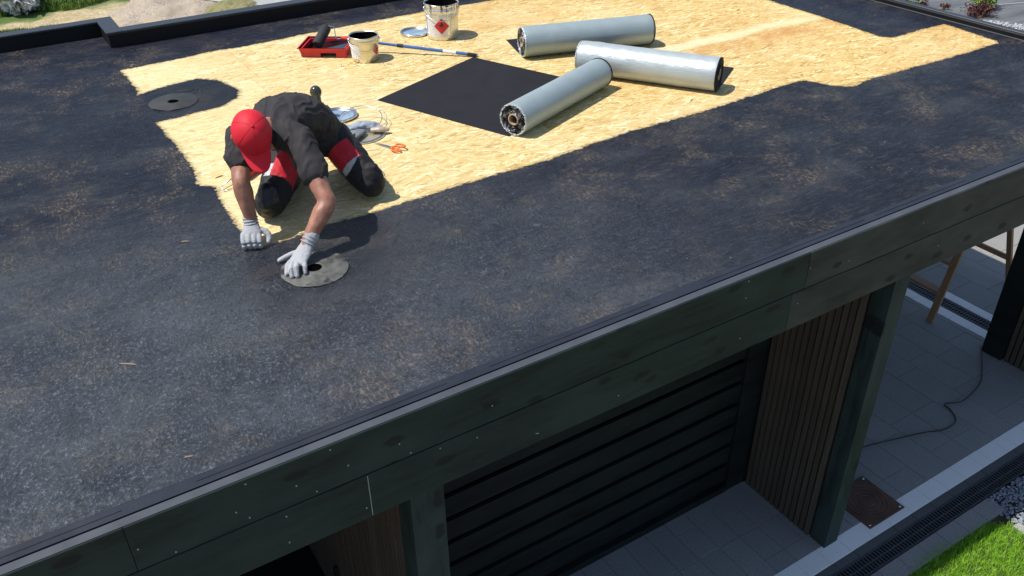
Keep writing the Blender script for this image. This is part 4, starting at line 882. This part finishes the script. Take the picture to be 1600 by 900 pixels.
# knee pads
for kn,dn in ((knL,Vector((-.05,-.75,-.15))),(knR,Vector((-.12,-.75,.0)))):
    mb=MB(); K=Vector(kn); d=dn.normalized(); 
    tb(mb,[tuple(K+d*.018+Vector((0,0,.085))),tuple(K+d*.030+Vector((0,0,.03))),tuple(K+d*.022+Vector((0,0,-.022)))],[(.048,.042),(.064,.046),(.060,.044)],20,upv=(0,-1,.2))
    fuse('knee_pad',mb,.006,M['pad'] if kn is knR else M['trous'],pn,4,.5,wr2)
MB().tube([L_(tuple(Vector(knL)+Vector((.080,-.01,-.02)))),L_(tuple(Vector(knL)+Vector((.078,-.004,.03)))),L_(tuple(Vector(knL)+Vector((.060,.02,.072))))],.0022,6).obj('reflective_trim',M['tgrey'],pn,smooth=True)
# boots, toes on the deck
for ft,kn in ((ftL,knL),(ftR,knR)):
    F=Vector(ft); d=(F-Vector(kn)).normalized(); d.z=0
    mb=MB(); tb(mb,[tuple(F-d*.01+Vector((0,0,.0))),tuple(F+d*.06+Vector((0,0,-.006))),tuple(F+d*.15+Vector((0,0,-.015)))],[(.042,.045),(.046,.046),(.040,.036)]); fuse('boot',mb,.006,M['sole'],pn,3)
# gloves with separate fingers
def finger(mb,pts,r_): mb.tube([L_(p) for p in pts],r_,10,sub=3,round_=True)
mb=MB()   # left glove, palm down on the flange, fingers spread toward the viewer
W=Vector(wrL)
tb(mb,[(1.062,3.508,.108),(1.040,3.502,.082)],[(.036,.036),(.033,.033)]); 
tb(mb,[(1.040,3.502,.080),(1.008,3.482,.058),(.975,3.455,.044),(.950,3.432,.036)],[(.031,.028),(.040,.023),(.043,.018),(.042,.014)],20)
finger(mb,[(.930,3.462,.035),(.908,3.436,.036),(.893,3.408,.024),(.886,3.395,.016)],[.0125,.0115,.011,.010])
finger(mb,[(.935,3.440,.038),(.915,3.405,.038),(.904,3.378,.024),(.899,3.362,.016)],[.0125,.012,.011,.010])
finger(mb,[(.950,3.425,.038),(.936,3.394,.038),(.927,3.370,.024),(.922,3.355,.016)],[.0125,.012,.011,.010])
finger(mb,[(.985,3.425,.034),(.975,3.396,.033),(.967,3.374,.022),(.963,3.362,.015)],[.0115,.011,.010,.0095])
finger(mb,[(.995,3.500,.048),(.962,3.520,.038),(.928,3.530,.026),(.902,3.534,.017)],[.016,.0145,.0125,.011])
def gd(c_,n_): return .0012*noise.noise(c_*90)+.0016*abs(noise.noise(Vector((c_.x*30,c_.y*30,c_.z*60))))
glL=fuse('work_glove',mb,.0032,[M['glove'],M['gtip']],pn,2,.5,gd); glL['label']='light grey glove pressing flat on the drain flange'
for pl in glL.data.polygons:
    p=Vector(pl.center)+PO
    if (p-Vector((.925,3.36,.02))).length<.055 and p.y<3.392: pl.material_index=1
for k_ in range(3):
    c=Vector((1.062,3.508,.108)).lerp(Vector((1.040,3.502,.082)),k_*.5); ax=Vector((-.55,-.15,-.65)).normalized(); s2=ax.cross(Vector((0,0,1))).normalized(); u3=s2.cross(ax)
    MB().tube([L_(tuple(c+(s2*math.cos(a)+u3*math.sin(a))*.0365)) for a in np.linspace(0,2*PI,21)],.0028,6).obj('cuff_rib',M['glove'],pn,smooth=True)
mb=MB()   # right glove, fist resting on the edge of the coat
tb(mb,[(.872,3.822,.120),(.868,3.808,.095)],[(.035,.035),(.033,.033)])
tb(mb,[(.868,3.806,.095),(.860,3.785,.078),(.852,3.762,.064)],[(.034,.028),(.042,.026),(.046,.022)],20)
lf_=Vector((.94,-.34,0)).normalized()
for i in range(4):
    c=Vector((.846,3.748,.062))+lf_*(-.038+.0245*i)+Vector((0,.003*abs(i-1.5),-.004*abs(i-1.2)))
    finger(mb,[tuple(c+Vector((.006,.020,.006))),tuple(c+Vector((-.004,-.010,.002))),tuple(c+Vector((-.010,-.030,-.016))),tuple(c+Vector((-.009,-.028,-.040))),tuple(c+Vector((-.002,-.008,-.048)))],[.0125,.0130,.0128,.0118,.010])
finger(mb,[(.892,3.778,.068),(.918,3.758,.060),(.926,3.738,.042),(.914,3.722,.024)],[.016,.0155,.014,.012])
glR=fuse('work_glove',mb,.0032,[M['glove'],M['gtip']],pn,2,.5,gd); glR['label']='light grey glove closed into a fist on the board edge'
for k_ in range(3):
    c=Vector((.872,3.822,.120)).lerp(Vector((.868,3.808,.095)),k_*.5); ax=Vector((-.05,-.4,-.9)).normalized(); s2=ax.cross(Vector((0,1,0))).normalized(); u3=s2.cross(ax)
    MB().tube([L_(tuple(c+(s2*math.cos(a)+u3*math.sin(a))*.0355)) for a in np.linspace(0,2*PI,21)],.0028,6).obj('cuff_rib',M['glove'],pn,smooth=True)
# cap: crown, curved brim, button, seams
capn=Matrix((s_,f_,t_)).transposed().to_4x4(); capn.translation=H+t_*.020-f_*.002
n=40; v=[];f=[]; rg=14
for i in range(rg+1):
    th=(PI/2+.12)*i/rg
    for j in range(n):
        a=2*PI*j/n; seam=-.0012*max(0,math.cos(6*(a+PI/6)))**24; rx,ry,rz=.090,.106,.108
        q=1+.015*noise.noise(Vector((math.cos(a)*2,math.sin(a)*2,th*2))); v.append(((rx*math.sin(th)*q+seam)*math.cos(a),(ry*math.sin(th)*q+seam)*math.sin(a),rz*math.cos(th)*(1 if th<PI/2 else 1)+(.012*math.sin(a) if i==rg else 0)))
for i in range(rg):
    for j in range(n): f.append((i*n+j,(i+1)*n+j,(i+1)*n+(j+1)%n,i*n+(j+1)%n))
cc=MB().add(v,f,0,capn).obj('red_cap',M['cap'],pn,smooth=True)
v=[];f=[];nu,nv=16,8
for s3 in (0,1):
    for j in range(nv+1):
        for i in range(nu+1):
            a=PI/2+(i/nu-.5)*2.05; x0_,y0_=.085*math.cos(a),.099*math.sin(a); u_=(i/nu-.5)*2; ext=.085*(1-abs(u_)**3.0)
            x=x0_*(1-.05*j/nv); y=y0_+(ext+.007)*j/nv; z=-.012-.010*(j/nv)-.20*x*x*9*(.6+.4*j/nv)*1.0+(-.003 if s3 else 0); v.append((x,y,z))
K=(nu+1)*(nv+1)
for j in range(nv):
    for i in range(nu): a=j*(nu+1)+i; f+=[(a,a+1,a+nu+2,a+nu+1),(K+a,K+a+nu+1,K+a+nu+2,K+a+1)]
for i in range(nu): a=nv*(nu+1)+i; f.append((a,a+1,K+a+1,K+a))
br_=MB().add(v,f,0,capn).obj('cap_brim',M['cap'],cc,smooth=True)
MB().ell(capn@Vector((0,0,.108)),(.007,.007,.005),n=10).obj('cap_button',M['cap'],cc,smooth=True)
for k_ in range(6):
    a=PI/6+k_*PI/3; MB().tube([tuple(capn@Vector((.0905*math.sin(th)*math.cos(a),.1065*math.sin(th)*math.sin(a),.1085*math.cos(th)))) for th in np.linspace(.08,PI/2,12)],.0006,5).obj('cap_seam',M['cap'],cc,smooth=True)

# splinters and chips lying about on the roof, and black spatters by the buckets
def splinter(lab,x,y,a,l,mat,z=.005,grp=None):
    o=MB().add([(-l,0,0),(-l*.5,.0035,.001),(l*.7,.003,.001),(l,0,.0),(l*.6,-.003,.001),(-l*.6,-.003,.0005),(-l*.4,0,.005),(l*.5,0,.005)],[(0,6,1),(0,5,6),(1,6,7,2),(5,4,7,6),(2,7,3),(4,3,7),(0,1,2,3,4,5)]).obj('wood_splinter',mat,loc=(x,y,z),rot=(0,0,a)); tag(o,lab,'splinter',grp)
sm=plain('fresh_splinter',(.28,.21,.15),.7)
splinter('long pale wood splinter lying on the black coat at the far left',.135,3.115,R(-38),.040,sm)
splinter('short pale wood splinter on the black coat near the front edge, lower left',.20,2.46,R(-20),.018,sm)
splinter('thin pale splinter on the black coat left of the fist',.58,3.98,R(-25),.022,sm)
for (lab,x,y,a,l) in (('loose dark chip on the bare boards left of the worker arm',.93,4.62,.3,.03),('dark chip on the bare boards below the black membrane roll end, near the coat edge',3.9,4.05,.5,.025),('dark chip at the notch in the coat edge at right',5.2,3.78,1.2,.03)): splinter(lab,x,y,a,l,M['trwood'],.0015)
mb=MB()
for (cx,cy,n_,sp_) in ((2.45,6.0,26,.16),(3.2,6.15,34,.2),(2.2,6.3,26,.18)):
    for i in range(n_):
        x,y=random.gauss(cx,sp_),random.gauss(cy,sp_*.8); q=random.uniform(.002,.007); mb.add([(x+q*math.cos(a)*random.uniform(.7,1.3),y+q*math.sin(a),.0012) for a in np.linspace(0,2*PI,8)[:-1]],[tuple(range(7))])
tag(mb.obj('primer_spatter',M['blackpl']),'small black primer spatters on the boards around the buckets','spatter',kind='stuff')
